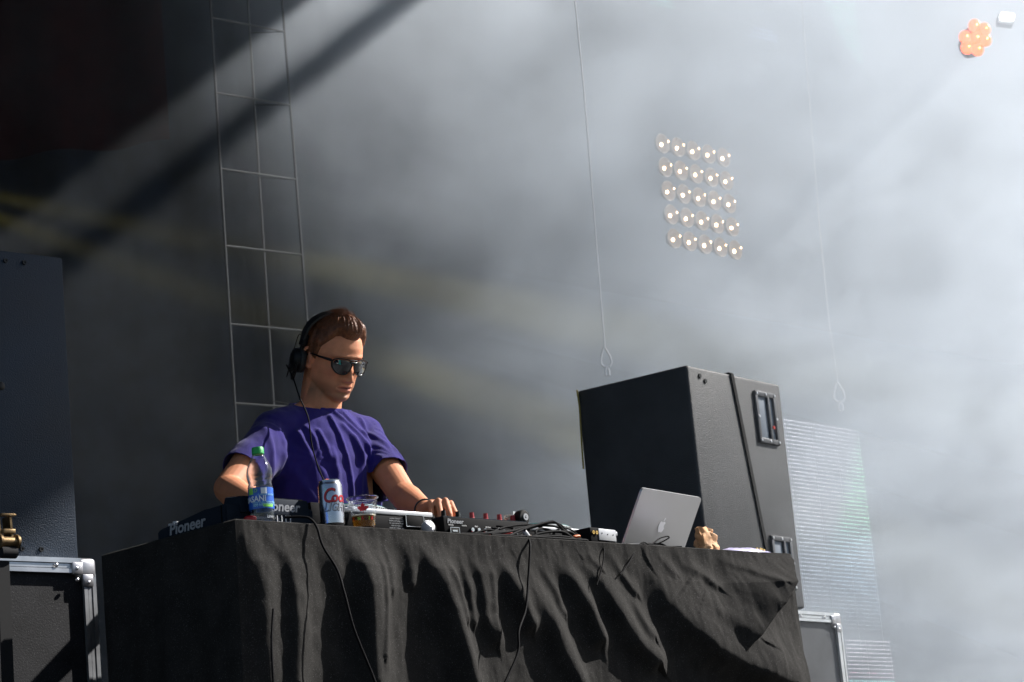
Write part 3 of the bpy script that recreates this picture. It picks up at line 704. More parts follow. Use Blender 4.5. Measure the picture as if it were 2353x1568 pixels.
# arms
SHR, SHL = Vector((-.168, .0, 1.430)), Vector((.184, .0, 1.440))
ELR = L(.562, .685, .235); WRR = L(.455, .455, .150)
ELL = L(1.090, .545, .222); WRL = L(1.008, .372, .142)
def arm(S, E_, W_, sgn):
    body.caps(S, S.lerp(E_, .5), .052, .048, 20); body.caps(S.lerp(E_, .35), S.lerp(E_, .65), .047, .046, 20); body.caps(S.lerp(E_, .5), E_, .046, .040, 20)
    m_ = E_.lerp(W_, .28)+Vector((0, 0, -.004)); body.caps(E_, m_, .040, .043, 20); body.caps(m_, E_.lerp(W_, .65), .043, .033, 20); body.caps(E_.lerp(W_, .62), W_, .0335, .0265, 20)
arm(SHR, ELR, WRR, -1); arm(SHL, ELL, WRL, 1)
def hand(Wp, fdir, up, sgn, curl, spread=.0195):
    """fdir: from wrist to knuckles; up: back of the hand; sgn: side of the thumb"""
    f = fdir.normalized(); u = (up-f*up.dot(f)).normalized(); s_ = f.cross(u)*sgn         # s_: towards the thumb
    kn = []
    for k, (dx, df, dz) in enumerate(((.030, .085, .0), (.0105, .090, .004), (-.0095, .085, .002), (-.028, .076, -.004))):
        K_ = Wp+f*df+s_*dx+u*dz; kn.append(K_)
        body.caps(Wp+s_*dx*.45+f*.005, K_, .0155, .0108, 12)
    body.caps(Wp-f*.01, Wp+f*.04-u*.004, .024, .026, 14)
    lens_ = ((.042, .026, .020), (.047, .030, .021), (.043, .028, .020), (.034, .021, .018)); rr = (.0092, .0094, .0088, .0078)
    for k in range(4):
        p = kn[k]; ang = curl[k][0]
        for j in range(3):
            ang = curl[k][j]; d = f*math.cos(ang)-u*math.sin(ang)+s_*(.10*(1.2-k)); d.normalize(); q = p+d*lens_[k][j]
            body.caps(p, q, rr[k]*(1.08-.08*j), rr[k]*(.98-.10*j), 12); p = q
        body.ball(kn[k]+u*.0035, .0098, n=10)
    tb = Wp+f*.022+s_*.020-u*.008; t1 = tb+(f*.6+s_*.62-u*.45).normalized()*.042; t2 = t1+(f*.85+s_*.05-u*.5).normalized()*.032; t3 = t2+(f*.75-s_*.15-u*.65).normalized()*.026
    body.caps(tb, t1, .016, .0122, 12); body.caps(t1, t2, .0120, .0105, 12); body.caps(t2, t3, .0105, .0085, 12)
fl = (L(1.005, .30, .138)-WRL); fl = Vector((-.022, -.09, .004))
hand(WRL, fl, Vector((.15, .1, 1)), -1, [(rad(58), rad(88), rad(105)), (rad(62), rad(92), rad(110)), (rad(64), rad(94), rad(112)), (rad(66), rad(96), rad(112))])
fr_ = Vector((-.02, -.1, -.03)); hand(WRR, fr_, Vector((-.1, 0, 1)), 1, [(rad(15+4*k), rad(35), rad(50)) for k in range(4)])
skin_me = remesh('body', body, .0029, 2, .4)
P = co_of(skin_me); MI = MH.inverted(); Pn = np.c_[P, np.ones(len(P))] @ np.array(MI).T; Hx, Hy, Hz = Pn[:, 0], Pn[:, 1], Pn[:, 2]
base = np.array([.62, .255, .135]); cols = np.tile(base, (len(P), 1))
fm = (P[:, 2] > 1.5)
def mixc(m, c): 
    global cols
    m = np.clip(m, 0, 1)[:, None]; cols = cols*(1-m)+np.array(c)*m
nzv = np.array([mnoise.fractal(Vector(p)*40, 1., 2., 3) for p in P])
cols *= (1+.16*nzv)[:, None]
frontm = (Hy < .0)
jaw = np.exp(-((Hz+.088)/.030)**2)*frontm*fm*.8; mixc(jaw*(.85+.4*nzv)*(np.hypot(Hx/.028, (Hz+.071)/.012) > 1), (.20, .115, .070))
mixc(fm*np.exp(-((Hz+.030)/.02)**2-((np.abs(Hx)-.045)/.02)**2)*.35, (.55, .20, .13))
mixc(fm*(Hy < -.06)*np.clip(1-(Hx/.025)**2, 0, 1)*np.exp(-((Hz+.0715)/.0085)**2)*.8, (.42, .13, .10))
mixc(fm*(Hy < -.05)*np.clip(1-(Hx/.026)**2, 0, 1)*np.exp(-((Hz+.0712)/.0030)**2), (.10, .03, .03))  # shade of the lip crease painted dark into the skin
mixc(fm*(np.abs(Hx) > .072)*(Hy > -.01)*.4, (.55, .19, .12))
mixc((P[:, 2] < 1.35)*(.35+.2*nzv), (.50, .22, .12))
vcol(skin_me, np.clip(cols, .01, .9))
def vmat(name, rough, sss=0., bump=0., bscale=300, spec=.4, sheen=0., det=3):
    m = mat(name, (1, 1, 1), rough, bump=bump, bscale=bscale, spec=spec, sheen=sheen, detail=det); nt = m.node_tree; b = nt.nodes['Principled BSDF']; a = nt.nodes.new('ShaderNodeAttribute'); a.attribute_name = 'tone'
    nt.links.new(a.outputs['Color'], b.inputs['Base Color'])
    if sss: b.inputs['Subsurface Weight'].default_value = sss; b.inputs['Subsurface Radius'].default_value = (1, .3, .15); b.inputs['Subsurface Scale'].default_value = .006
    return m
M_skin = vmat('skin', .60, .15, bump=.16, bscale=420, spec=.32)
put('body', skin_me, M_skin, man)
# eyes closed in shadow behind the glasses: small lids are part of the face mesh

# t-shirt
sh = MB()
sect(sh, [(.86, .185, .125, .03), (1.0, .178, .122, .02), (1.12, .180, .124, .005), (1.25, .195, .128, -.004), (1.34, .198, .124, -.004), (1.41, .180, .108, .0), (1.468, .132, .086, .002), (1.503, .092, .074, .004), (1.53, .070, .064, .006), (1.56, .062, .060, .008)], n=48, e=2.3)
sh.caps((-.05, .004, 1.456), (-.168, .002, 1.428), .066, .064, 24); sh.caps((.05, .004, 1.458), (.184, .002, 1.438), .066, .064, 24)
sh.caps((-.04, .0, 1.40), (-.15, .0, 1.33), .08, .08, 24); sh.caps((.04, .0, 1.40), (.155, .0, 1.33), .08, .08, 24)
hemR, hemL = .70, .66
sh.caps(SHR+Vector((0, 0, -.002)), SHR.lerp(ELR, hemR+.15), .057, .060, 28); sh.caps(SHL+Vector((0, 0, -.002)), SHL.lerp(ELL, hemL+.15), .057, .060, 28)
sh.caps(SHR.lerp(ELR, .1)+Vector((.02, 0, -.03)), SHR.lerp(ELR, .7)+Vector((.0, 0, -.025)), .055, .06, 24); sh.caps(SHL.lerp(ELL, .1)+Vector((-.02, 0, -.03)), SHL.lerp(ELL, .7)+Vector((.0, 0, -.025)), .055, .058, 24)
shm = remesh('t_shirt', sh, .0045, 10, .6)
bmm = bmesh.new(); bmm.from_mesh(shm)
def cut(co, no, near, rad_, lim=.075):
    g = [v for v in bmm.verts if (v.co-Vector(near)).length < rad_]; gs_ = set(g); ge = [e_ for e_ in bmm.edges if e_.verts[0] in gs_ and e_.verts[1] in gs_]; gf = [f_ for f_ in bmm.faces if all(v in gs_ for v in f_.verts)]
    r = bmesh.ops.bisect_plane(bmm, geom=g+ge+gf, plane_co=co, plane_no=no, dist=1e-5)
    nn_ = Vector(no).normalized(); dead = [v for v in bmm.verts if (v.co-Vector(near)).length < rad_+.01 and (v.co-Vector(co)).dot(nn_) > 1e-4 and ((v.co-Vector(co))-nn_*(v.co-Vector(co)).dot(nn_)).length < lim]
    bmesh.ops.delete(bmm, geom=dead, context='VERTS')
dR = (ELR-SHR).normalized(); dL = (ELL-SHL).normalized()
cut(SHR.lerp(ELR, hemR), dR, SHR.lerp(ELR, hemR+.1), .13); cut(SHL.lerp(ELL, hemL), dL, SHL.lerp(ELL, hemL+.1), .13)
cut(Vector((.004, -.02, 1.508)), Vector((.0, -.34, 1)), Vector((0, 0, 1.52)), .125, .3)
bmm.to_mesh(shm); bmm.free(); shm.update()
# folds: ridges on the front of the chest given as (x, z) lines
P = co_of(shm).copy(); N_ = no_of(shm).copy()
front_m = np.clip(-N_[:, 1]*1.6+.1, 0, 1)
def sfold(pts, amp, w, mask=None, wr=None):
    global P
    d, sd, par = seg_dist(P0[:, 0], P0[:, 2], pts); w_ = np.where(sd > 0, wr or w, w)
    k = amp*np.exp(-(d/w_)**2)*np.sin(np.clip(par*.8+.18, 0, 1)*math.pi)**.5*(front_m if mask is None else mask); P += N_*(k*.8)[:, None]
P0 = P.copy()
def z1(L_):
    out = []
    for x, y in L_: u_, z_ = onV((480+.3955*x)*.941, (720+.3955*y)*.941, PV-.115); out.append((u_-PU, z_+1.0))
    return out
for pts, amp, w in (
    (z1([(945, 690), (1005, 785), (1075, 880), (1100, 960)]), .012, .008),
    (z1([(895, 690), (965, 790), (1030, 870), (1070, 960)]), .012, .008),
    (z1([(865, 740), (880, 850), (900, 960), (925, 1080), (950, 1300)]), .014, .007),
    (z1([(930, 800), (965, 870), (1000, 980), (1025, 1070), (1030, 1260)]), .012, .010),
    (z1([(985, 880), (1005, 960), (1000, 1100), (985, 1300)]), .010, .008),
    (z1([(1055, 850), (1075, 1000), (1085, 1110), (1085, 1290)]), .012, .010),
    (z1([(690, 830), (700, 900), (720, 1010)]), .009, .007),
    (z1([(730, 800), (750, 880), (765, 1000)]), .008, .007),
    (z1([(780, 830), (800, 930), (815, 1040)]), .010, .007),
    (z1([(830, 960), (850, 1100), (860, 1280)]), .009, .010),
    (z1([(600, 900), (590, 1050), (600, 1250)]), .010, .014),
    (z1([(500, 820), (490, 960), (500, 1150)]), .012, .012),
    (z1([(660, 1080), (700, 1180), (760, 1300)]), .008, .012),
    (z1([(1100, 740), (1120, 840), (1150, 930)]), .008, .008)): sfold(pts, amp, w)
# wrinkles that radiate round the armpits and a little everywhere
for S_, sg in ((SHR, -1), (SHL, 1)):
    q = P0-np.array(S_+Vector((-sg*.05, -.04, -.10))); ang = np.arctan2(q[:, 2], q[:, 0]); rr = np.linalg.norm(q, axis=1)
    P += N_*(.0014*np.sin(ang*11)*np.exp(-((rr-.085)/.045)**2))[:, None]
wn_ = np.array([mnoise.fractal(Vector((p[0]*13, p[1]*13, p[2]*7)), 1., 2., 2) for p in P0]); wn2_ = np.array([mnoise.fractal(Vector((p[0]*42, p[1]*42, p[2]*16)), 1., 2., 2) for p in P0]); P += N_*(wn_*.0045+wn2_*.0014)[:, None]
for S_, E_ in ((SHR, ELR), (SHL, ELL)):       # sleeves: slanting creases along the arm
    a = np.array(S_); d = np.array(E_)-a; L2 = d@d; t = ((P0-a)@d)/L2; rr = np.linalg.norm(P0-a-t[:, None]*d, axis=1); m_ = (t > .15)*(rr < .09)*(np.abs(P0[:, 0]) > .16)
    P += N_*(m_*.0035*np.sin((P0[:, 1]*60+P0[:, 0]*40+t*9)))[:, None]
shm.vertices.foreach_set('co', P.ravel()); shm.update()
shirt = put('t_shirt', shm, mat('purple_jersey', (.025, .017, .140), .9, bump=.3, bscale=700, var=.12, vscale=20, spec=.12, sheen=.12), man)
sm_ = shirt.modifiers.new('s', 'SMOOTH'); sm_.factor = .5; sm_.iterations = 2
so = shirt.modifiers.new('solid', 'SOLIDIFY'); so.thickness = .0022; so.offset = -1
# collar rib
ring_ = []
bmm = bmesh.new(); bmm.from_mesh(shm); 
be = [e_ for e_ in bmm.edges if e_.is_boundary and e_.verts[0].co.z > 1.42 and abs(e_.verts[0].co.x) < .12]
nxt = {}
for e_ in be:
    for a_, c_ in ((0, 1), (1, 0)): nxt.setdefault(e_.verts[a_].index, []).append(e_.verts[c_].index)
if be:
    bmm.verts.ensure_lookup_table(); st = be[0].verts[0].index; loop = [st]; prev = None; cur = st
    for _ in range(2000):
        c_ = [k for k in nxt[cur] if k != prev]
        if not c_: break
        prev, cur = cur, c_[0]
        if cur == st: break
        loop.append(cur)
    pts = [bmm.verts[i].co.copy() for i in loop]; n = len(pts)
    pts = [sum((pts[(i+k) % n] for k in range(-3, 4)), Vector())/7 for i in range(0, n, 2)]
    b = MB(); n = len(pts); cen_ = sum(pts, Vector())/n; rows = []
    for p in pts:
        o_ = (p-cen_); o_.z = 0; o_.normalize(); rows.append([b.b.verts.new(p+o_*a_+Vector((0, 0, z_))) for a_, z_ in ((.003, -.016), (.0052, -.008), (.0042, .002), (.001, .004), (-.0025, .001), (-.0015, -.010))])
    for i in range(n):
        a_, c_ = rows[i], rows[(i+1) % n]
        for k in range(6): b.b.faces.new([a_[k], a_[(k+1) % 6], c_[(k+1) % 6], c_[k]])
    b.build('collar', MATS['purple_jersey'], shirt, smooth=60)
bmm.free()
# jeans and shoes (behind the cloth)
jn = MB(); sect(jn, [(.80, .165, .115, .03), (.98, .16, .11, .025)], n=28)
for s_ in (-1, 1): jn.caps((s_*.085, .03, .88), (s_*.10, .02, .50), .098, .072, 18); jn.caps((s_*.10, .02, .50), (s_*.11, .045, .12), .072, .062, 18)
put('jeans', remesh('jeans', jn, .012, 4), mat('denim', (.03, .04, .07), .85, bump=.3, bscale=300), man)
for s_ in (-1, 1):
    b = MB(); b.caps((s_*.11, .075, .05), (s_*.128, -.13, .042), .052, .044, 14); o = b.build('shoe', mat('canvas', (.03, .03, .03), .8), man)

# hair: a cap over the skull and a few thousand strands combed back and up into a quiff
def hairline(Hx_, Hz_):
    return 0
HG = head_grid(110, 150)
def hair_thick(x, y, z):
    """thickness over the skull, metres; zero outside the hairline"""
    az = np.degrees(np.arctan2(np.abs(x), -y))                       # 0 in front, 180 behind
    line = np.interp(az, [0, 14, 26, 36, 46, 56, 66, 74, 80, 88, 100, 120, 180], [.068, .070, .076, .073, .060, .047, .036, .010, -.006, -.004, .012, -.040, -.062])
    m = np.clip((z-line)/.010, 0, 1)
    side_ = np.interp(z, [-.07, -.02, .03, .07, .10, .13], [.002, .005, .008, .012, .016, .018])
    fr_y = np.clip((-y-.005)/.05, 0, 1); fr_y = fr_y*fr_y*(3-2*fr_y); quiff = fr_y*.020*np.exp(-((az/42)**2))*np.clip((z-.062)/.02, 0, 1)+.006*np.exp(-((az/75)**2))*np.clip((z-.075)/.02, 0, 1)
    return m*(side_+quiff), m
X_, Y_, Z_ = HG[..., 0], HG[..., 1], HG[..., 2]
th, msk = hair_thick(X_, Y_, Z_)
cc = np.array([0, .0, .02]); dirn = HG-cc; dirn /= np.linalg.norm(dirn, axis=-1, keepdims=True)
fwdq = np.exp(-((np.degrees(np.arctan2(np.abs(X_), -Y_))/40)**2))[..., None]*np.clip((-Y_-.005)/.05, 0, 1)[..., None]*np.array([0., -.55, .25])
dd = dirn+fwdq*np.clip((Z_-.05)/.02, 0, 1)[..., None]; dd /= np.linalg.norm(dd, axis=-1, keepdims=True)
comb = .0016*np.sin(np.degrees(np.arctan2(X_, -Y_))*.9+Z_*60)+.0012*np.sin(np.degrees(np.arctan2(X_, -Y_))*2.3)
HPts = HG+dd*(th+comb*msk-.003*(1-msk))[..., None]
hb = MB(); Hc = bmesh.new(); rows = [[Hc.verts.new(MH @ Vector(p)) for p in r] for r in HPts]
na_ = HPts.shape[1]
for j in range(HPts.shape[0]-1):
    for i in range(na_):
        k = (i+1) % na_
        if msk[j, i]+msk[j+1, i]+msk[j, k]+msk[j+1, k] > .3: Hc.faces.new([rows[j][i], rows[j][k], rows[j+1][k], rows[j+1][i]])
bmesh.ops.delete(Hc, geom=[v for v in Hc.verts if not v.link_faces], context='VERTS'); bmesh.ops.remove_doubles(Hc, verts=Hc.verts, dist=1e-5)
me = bpy.data.meshes.new('hair'); Hc.to_mesh(me); Hc.free(); shade(me, 80)
M_hair = mat('brown_hair', (.16, .055, .020), .5, bump=.8, bscale=180, var=.35, vscale=60, spec=.55)
hair = put('hair', me, M_hair, man)
# strands
rs_ = np.random.RandomState(3); vs_, fs_ = [], []
J, I = np.where(msk > .25)
for _ in range(9500):
    k = rs_.randint(len(J)); j, i = J[k], I[k]; p = HPts[j, i]; q = HG[j, i]; az = math.degrees(math.atan2(abs(X_[j, i]), -Y_[j, i])); z = Z_[j, i]
    topn = min(1, max(0, (z-.06)/.03)); n_ = dd[j, i]
    back = np.array([0, 1., 0]); back = back-n_*(back@n_); back /= max(1e-6, np.linalg.norm(back))
    if az > 100: back = back*.2+np.array([0, .1, -1.]) 
    up_ = np.array([0, -.15, 1.])
    g = back*(1-.5*topn)+np.array([X_[j, i]*3, -.2*(az < 50), -.15*(1-topn)])*.8
    g = g-n_*(g@n_); g /= max(1e-6, np.linalg.norm(g))
    ln = (.016+.030*topn)*rs_.uniform(.6, 1.2)*(1 if msk[j, i] > .8 else .55); lift = (.07+.05*topn)*rs_.uniform(.3, 1.5)
    if az < 48 and z > .066 and Y_[j, i] < -.035: g = g*.3+np.array([0, -.8, -.02]); g = g-n_*(g@n_)*.6; lift *= .4; ln *= .8
    pts = [p-n_*.003]; 
    for t in (.35, .7, 1.): pts.append(p-n_*.001+g*ln*t+n_*ln*lift*t*t*1.2+rs_.normal(0, .0009, 3)*t-n_*(ln*t)**2/.20)
    sd_ = np.cross(g, n_); sd_ /= max(1e-6, np.linalg.norm(sd_)); w_ = .00042
    b0 = len(vs_)
    for t, a in enumerate(pts):
        ww = w_*(1-.28*t); 
        for c_ in (a-sd_*ww, a+sd_*ww, a+n_*ww*1.4): vs_.append(tuple(MH @ Vector(c_)))
    for t in range(3):
        for c_ in range(3): d_ = (c_+1) % 3; fs_.append((b0+t*3+c_, b0+t*3+d_, b0+t*3+3+d_, b0+t*3+3+c_))
me = bpy.data.meshes.new('hair_strands'); me.from_pydata(vs_, [], fs_); me.polygons.foreach_set('use_smooth', [True]*len(me.polygons))
put('hair_strands', me, M_hair, hair)['kind'] = 'stuff'

# sunglasses
SGM = Matrix.Translation((0, 0, 0)) @ MH
sg = empty('sunglasses', T(PU, PV, -1.0), ROT, 'black sunglasses with dark lenses on the man’s face', 'sunglasses')
M_frame = mat('acetate', (.005, .005, .006), .3, coat=.1); M_lens = mat('dark_lens', (.012, .012, .016), .04, spec=.9, coat=1.)
def Hm(x, y, z): return MH @ Vector((x, y, z))
def lens_out(s_, k=1., n=28):
    out = []
    for i in range(n):
        a = 2*math.pi*i/n; c, s2 = math.cos(a), math.sin(a); x = .0275*k*(abs(c)**.85)*(1 if c > 0 else -1); z = (.0250*k*s2 if s2 < 0 else .0165*k*(abs(s2)**.6))
        if s2 < 0: x *= 1-.16*abs(s2)
        out.append((s_*.0325+x, z+.000))
    return out
def bow(x): return -.104+abs(x)**2*5.2
zg = -.004
for s_ in (-1, 1):
    ou, inn = lens_out(s_, 1.10), lens_out(s_, .98); b = MB(); n = len(ou); R_ = []
    for (xo, zo), (xi, zi) in zip(ou, inn): R_.append([b.b.verts.new(Hm(x, bow(x)+dy, z+zg+.003*(z > 0))) for x, z, dy in ((xo, zo, -.002), (xi, zi, -.002), (xi, zi, .0015), (xo, zo, .0015))])
    for i in range(n):
        a_, c_ = R_[i], R_[(i+1) % n]
        for k in range(4): b.b.faces.new([a_[k], a_[(k+1) % 4], c_[(k+1) % 4], c_[k]])
    b.build('rim', M_frame, sg, smooth=50)
    b = MB(); rim_ = [b.b.verts.new(Hm(x, bow(x)-.0008, z+zg)) for x, z in lens_out(s_, 1.0)]; mid_ = [b.b.verts.new(Hm(s_*.0325+(x-s_*.0325)*.5, bow(x)-.0022, z*.5+zg)) for x, z in lens_out(s_, 1.0)]; c0 = b.b.verts.new(Hm(s_*.0325, bow(.0325)-.0026, zg))
    for i in range(n): k = (i+1) % n; b.b.faces.new([rim_[i], rim_[k], mid_[k], mid_[i]]); b.b.faces.new([mid_[i], mid_[k], c0])
    b.build('lens', M_lens, sg, smooth=80)
    b = MB(); b.tube([Hm(s_*.062, bow(.062)+.001, zg+.012), Hm(s_*.070, -.070, zg+.013), Hm(s_*.0765, -.04, zg+.014), Hm(s_*.0785, -.005, zg+.016), Hm(s_*.078, .018, zg+.010)], [.0042, .0040, .0032, .0028, .0025], 8); b.build('temple', M_frame, sg, smooth=60)
b = MB(); b.tube([Hm(-.011, bow(.011)-.001, zg+.010), Hm(0, bow(0)-.002, zg+.0115), Hm(.011, bow(.011)-.001, zg+.010)], .0034, 8); b.tube([Hm(-.012, bow(.011)-.001, zg+.0175), Hm(0, bow(0)-.001, zg+.018), Hm(.012, bow(.011)-.001, zg+.0175)], .0018, 8); b.build('bridge', M_frame, sg, smooth=60)

# headphones: one cup pushed back behind his right ear
hp = empty('headphones', T(PU, PV, -1.0), ROT, 'black over-ear headphones on the man’s head, cup behind his right ear', 'headphones')
M_hp = mat('headphone_plastic', (.007, .007, .008), .45, spec=.25, bump=.1, bscale=300); M_pad = mat('ear_pad', (.014, .014, .015), .6, bump=.2, bscale=200)
for s_ in (-1, 1):
    tl = Vector((s_*.084, .040, -.016)); MX = MH @ Matrix.Translation(tl) @ Matrix.Rotation(s_*rad(24), 4, 'Z') @ Matrix.Rotation(s_*rad(90), 4, 'Y')
    b = MB(); b.lathe([(.0, -.012), (.030, -.012), (.0365, -.006), (.037, .004), (.031, .008), (0, .009)], n=32, M=MX); pd = b.build('ear_pad', M_pad, hp, smooth=50)
    b = MB(); b.lathe([(.0, .006), (.033, .006), (.0345, .012), (.033, .022), (.027, .027), (0, .029)], n=32, M=MX); b.lathe([(0, .028), (.016, .028), (.017, .030), (.0, .031)], n=24, M=MX); cp_ = b.build('ear_cup', M_hp, hp, smooth=50)
    b = MB(); yk = [MX @ Vector(p) for p in ((0, .038, .016), (.012, .037, .019), (-.030, .033, .018), (-.048, .012, .018), (-.058, 0, .016), (-.048, -.012, .018), (-.030, -.033, .018), (0, -.038, .016))][1:]
    b.tube(catmull(yk, 5), .0028, 8); top = Hm(s_*.090, .030, .045); b.tube([MX @ Vector((-.058, 0, .016)), top], .006, 8)
    b.build('yoke', M_hp, hp, smooth=60)
    b = MB(); b.box(top, (.016, .024, .034), rot=(MH.to_3x3() @ Matrix.Rotation(s_*rad(-12), 3, 'Y')), bev=.004); b.build('slider', M_hp, hp)
    if s_ < 0:
        b = MB(); b.tube(catmull([MX @ Vector((-.02, .036, .02)), MX @ Vector((-.055, .040, .026)), Hm(-.103, .045, .05), Hm(-.094, .035, .055)], 6), .0014, 6); b.build('link_wire', M_hp, hp)
arc = []
for k in range(25):
    a = math.pi*k/24; x = -.092*math.cos(a); zt_ = .044+.088*math.sin(a)**.75; arc.append((x, .030-.018*math.sin(a), zt_))
b = MB(); prev = None
for k, (x, y, z) in enumerate(arc):
    w_ = .011+.006*math.sin(math.pi*k/24); nrm_ = Vector((x*1.1, 0, z-.03)).normalized()
    q = [b.b.verts.new(MH @ (Vector((x, y+dy, z))+nrm_*dn)) for dy, dn in ((-w_, 0), (w_, 0), (w_*.9, .006), (-w_*.9, .006))]
    if prev:
        for i in range(4): b.b.faces.new([prev[i], prev[(i+1) % 4], q[(i+1) % 4], q[i]])
    prev = q
b.build('headband', mat('headband_leather', (.016, .015, .015), .35), hp, smooth=60)
# bracelet on the left wrist
b = MB(); d = (ELL-WRL).normalized(); c = WRL+d*.012; q = d.to_track_quat('Z', 'Y').to_matrix().to_4x4()
b.lathe([(.0285, -.004), (.0305, -.003), (.0310, 0), (.0305, .003), (.0285, .004)], c=c, n=28, M=q, closed=True)
tag(b.build('bracelet', M_frame, None, T(PU, PV, -1.0), (0, 0, ROT)), 'thin dark bracelet round the man’s left wrist', 'bracelet')
# ------------------------------------------------------------------ gear on the table
def TL(name, u, v, label, cat, rz=0., group=None): return empty(name, T(u, v, TZ), ROT+rz, label, cat, group)
M_gear = mat('player_plastic', (.010, .015, .024), .7, spec=.10, bump=.08, bscale=300, var=.12, vscale=10)
M_geard = mat('player_dark', (.006, .006, .007), .7, spec=.08)
M_silver = mat('silver_paint', (.36, .37, .39), .42, metal=.3, var=.08, vscale=20, bump=.05, bscale=300)
M_logo = mat('grey_print', (.26, .27, .29), .5); M_white = mat('white_print', (.75, .75, .75), .5)
M_knob = mat('black_rubber', (.010, .010, .010), .6, spec=.2); M_red = mat('red_knob', (.30, .015, .02), .4)
M_jack = mat('socket_metal', (.6, .6, .6), .25, metal=1); M_gold = mat('gold_socket', (.7, .45, .15), .25, metal=1)
def lettering(parent, txt, size, pos, face, m, depth=.0006, shear=0., offset=0., xs=1., name='lettering', tilt=0.):
    me = text_mesh(txt, size, depth, shear, offset, xs=xs)
    rot = {'front': (rad(90)+tilt, 0, 0), 'left': (rad(90), 0, rad(-90)), 'top': (0, 0, 0)}[face]
    return put(name, me, m, parent, pos, rot)
def pioneer(parent, size, pos, face, m, tilt=0.):
    o = lettering(parent, 'Pioneer', size, pos, face, m, .0008, .12, size*.022, 1.12, 'logo', tilt)
    return o
# media player at the near corner
cd = TL('media_player', .03, .068, 'dark media player with a raised display at the near left corner of the table', 'dj player')
CWd, CDp, CHt = .285, .27, .050
b = MB(); mb = b.b
prof = [(0, .0), (CDp, .0), (CDp, .024), (CDp-.012, .030), (.08, CHt-.002), (.0, CHt+.0)]
va = [[mb.verts.new((x, y, z)) for y, z in prof] for x in (0, CWd)]
n = len(prof)
for i in range(n): mb.faces.new([va[0][i], va[0][(i+1) % n], va[1][(i+1) % n], va[1][i]])
mb.faces.new(va[0][::-1]); mb.faces.new(va[1]); bmesh.ops.bevel(mb, geom=mb.edges[:], offset=.004, segments=2, affect='EDGES')
cb = b.build('casing', M_gear, cd, smooth=40)
pioneer(cb, .040, (-.0012, .150, .020), 'left', M_logo)
b = MB(); b.box((-.001, .015, .025), (.003, .002, .046)); b.build('seam', M_geard, cb)
dw = onV(710, 1150, .065)[0]-onV(550, 1145, .065)[0]
du0 = onV(550, 1145, .065)[0]-.03
b = MB(); b.box((0, 0, 0), (dw, .075, .041), bev=.004, taper=(.97, .8)); dsp = b.build('display', M_gear, cd, (du0+dw/2, .030, .0535), (rad(7), 0, 0))
pioneer(dsp, .034, (dw*.08, -.0352, .000), 'front', M_logo, rad(-3))
b = MB(); b.box((0, 0, .0212), (dw*.86, .05, .002)); b.build('screen', mat('screen_glass', (.01, .012, .015), .08), dsp)
b = MB(); b.lathe([(0, 0), (.078, 0), (.080, .004), (.078, .012), (.060, .014), (.056, .010), (0, .010)], n=48, c=(CWd/2, .175, .034)); jw = b.build('jog_wheel', M_knob, cd, smooth=30)
b = MB(); b.lathe([(.056, 0), (.0565, .0015), (.052, .0015), (0, .0015)], n=40, c=(CWd/2, .175, .045)); b.build('jog_plate', M_silver, jw)
for x, z in ((.170, .021), (.198, .021)):
    b = MB()
    for dx, dz, w, h in ((0, .009, .016, .0016), (0, -.009, .016, .0016), (-.0075, 0, .0016, .019), (.0075, 0, .0016, .019)): b.box((x+dx, -.0012, z+dz), (w, .002, h))
    b.build('socket', M_white, cb)
lettering(cb, 'LINK', .012, (.145, -.0012, .024), 'front', M_white)
for x, y in ((.03, .25), (.055, .245), (.04, .225), (.02, .22)):
    b = MB(); b.cyl((x, y, .028), (x, y, .044), .007, n=16); b.build('button', M_silver, cd)
b = MB(); b.box((.265, .17, .050), (.012, .018, .014), bev=.003); b.box((.265, .17, .041), (.006, .12, .004)); b.build('tempo_slider', M_silver, cd)
# black housing beside the player, small toggles on top
sb_ = TL('power_unit', .352, .085, 'small black box with toggle switches between the media player and the silver can', 'box')
b = MB(); b.box((.0, .08, .036), (.060, .16, .072), bev=.002); b.build('casing', M_geard, sb_)
b = MB(); b.box((.030, -.001, .028), (.002, .002, .054)); b.build('trim', M_jack, sb_)
for k, x in enumerate((-.018, -.004, .010)): b = MB(); b.cyl((x, .03, .056), (x+.003*(k-1), .028, .076), .0016, n=8); b.cyl((x, .03, .056), (x, .03, .061), .004, n=8); b.build('toggle_switch', M_jack, sb_)

def turntable(u, v, rz, label, W_=.40, D_=.34, arm_=True):
    r = TL('turntable', u, v, label, 'turntable', rz, 'silver turntables on the table')
    b = MB(); b.box((W_/2, D_/2, .028), (W_, D_, .048), bev=.004); lo = b.build('base', M_geard, r)
    b = MB(); b.box((W_/2, D_/2, .0595), (W_+.004, D_+.004, .013), bev=.003); top = b.build('deck', M_silver, r)
    b = MB(); b.lathe([(0, .066), (.150, .066), (.156, .068), (.156, .078), (.150, .082), (.0, .082)], n=64, c=(W_*.42, D_*.52, 0)); pl = b.build('platter', mat('platter_metal', (.6, .62, .62), .3, metal=.8), r, smooth=30)
    b = MB(); b.lathe([(0, .0825), (.146, .0825), (.1475, .0845), (0, .0845)], n=64, c=(W_*.42, D_*.52, 0)); b.build('record', mat('teal_vinyl', (.03, .30, .30), .3, coat=.3), pl, smooth=30)
    b = MB()
    for k in range(90):
        a = 2*math.pi*k/90
        for z in (.0705, .0755): b.box((W_*.42+.1563*math.cos(a), D_*.52+.1563*math.sin(a), z), (.0018, .0045, .0025), rot=(0, 0, a))
    b.build('strobe_dots', M_geard, pl)['kind'] = 'stuff'
    return r, lo, top
u0 = .400; u1 = onV(1002, 1190, .07)[0]
tt, lo, top = turntable(u0, .085, 0, 'silver and black turntable lying flat behind the can and the plastic cup', W_=u1-u0)
Wt = u1-u0
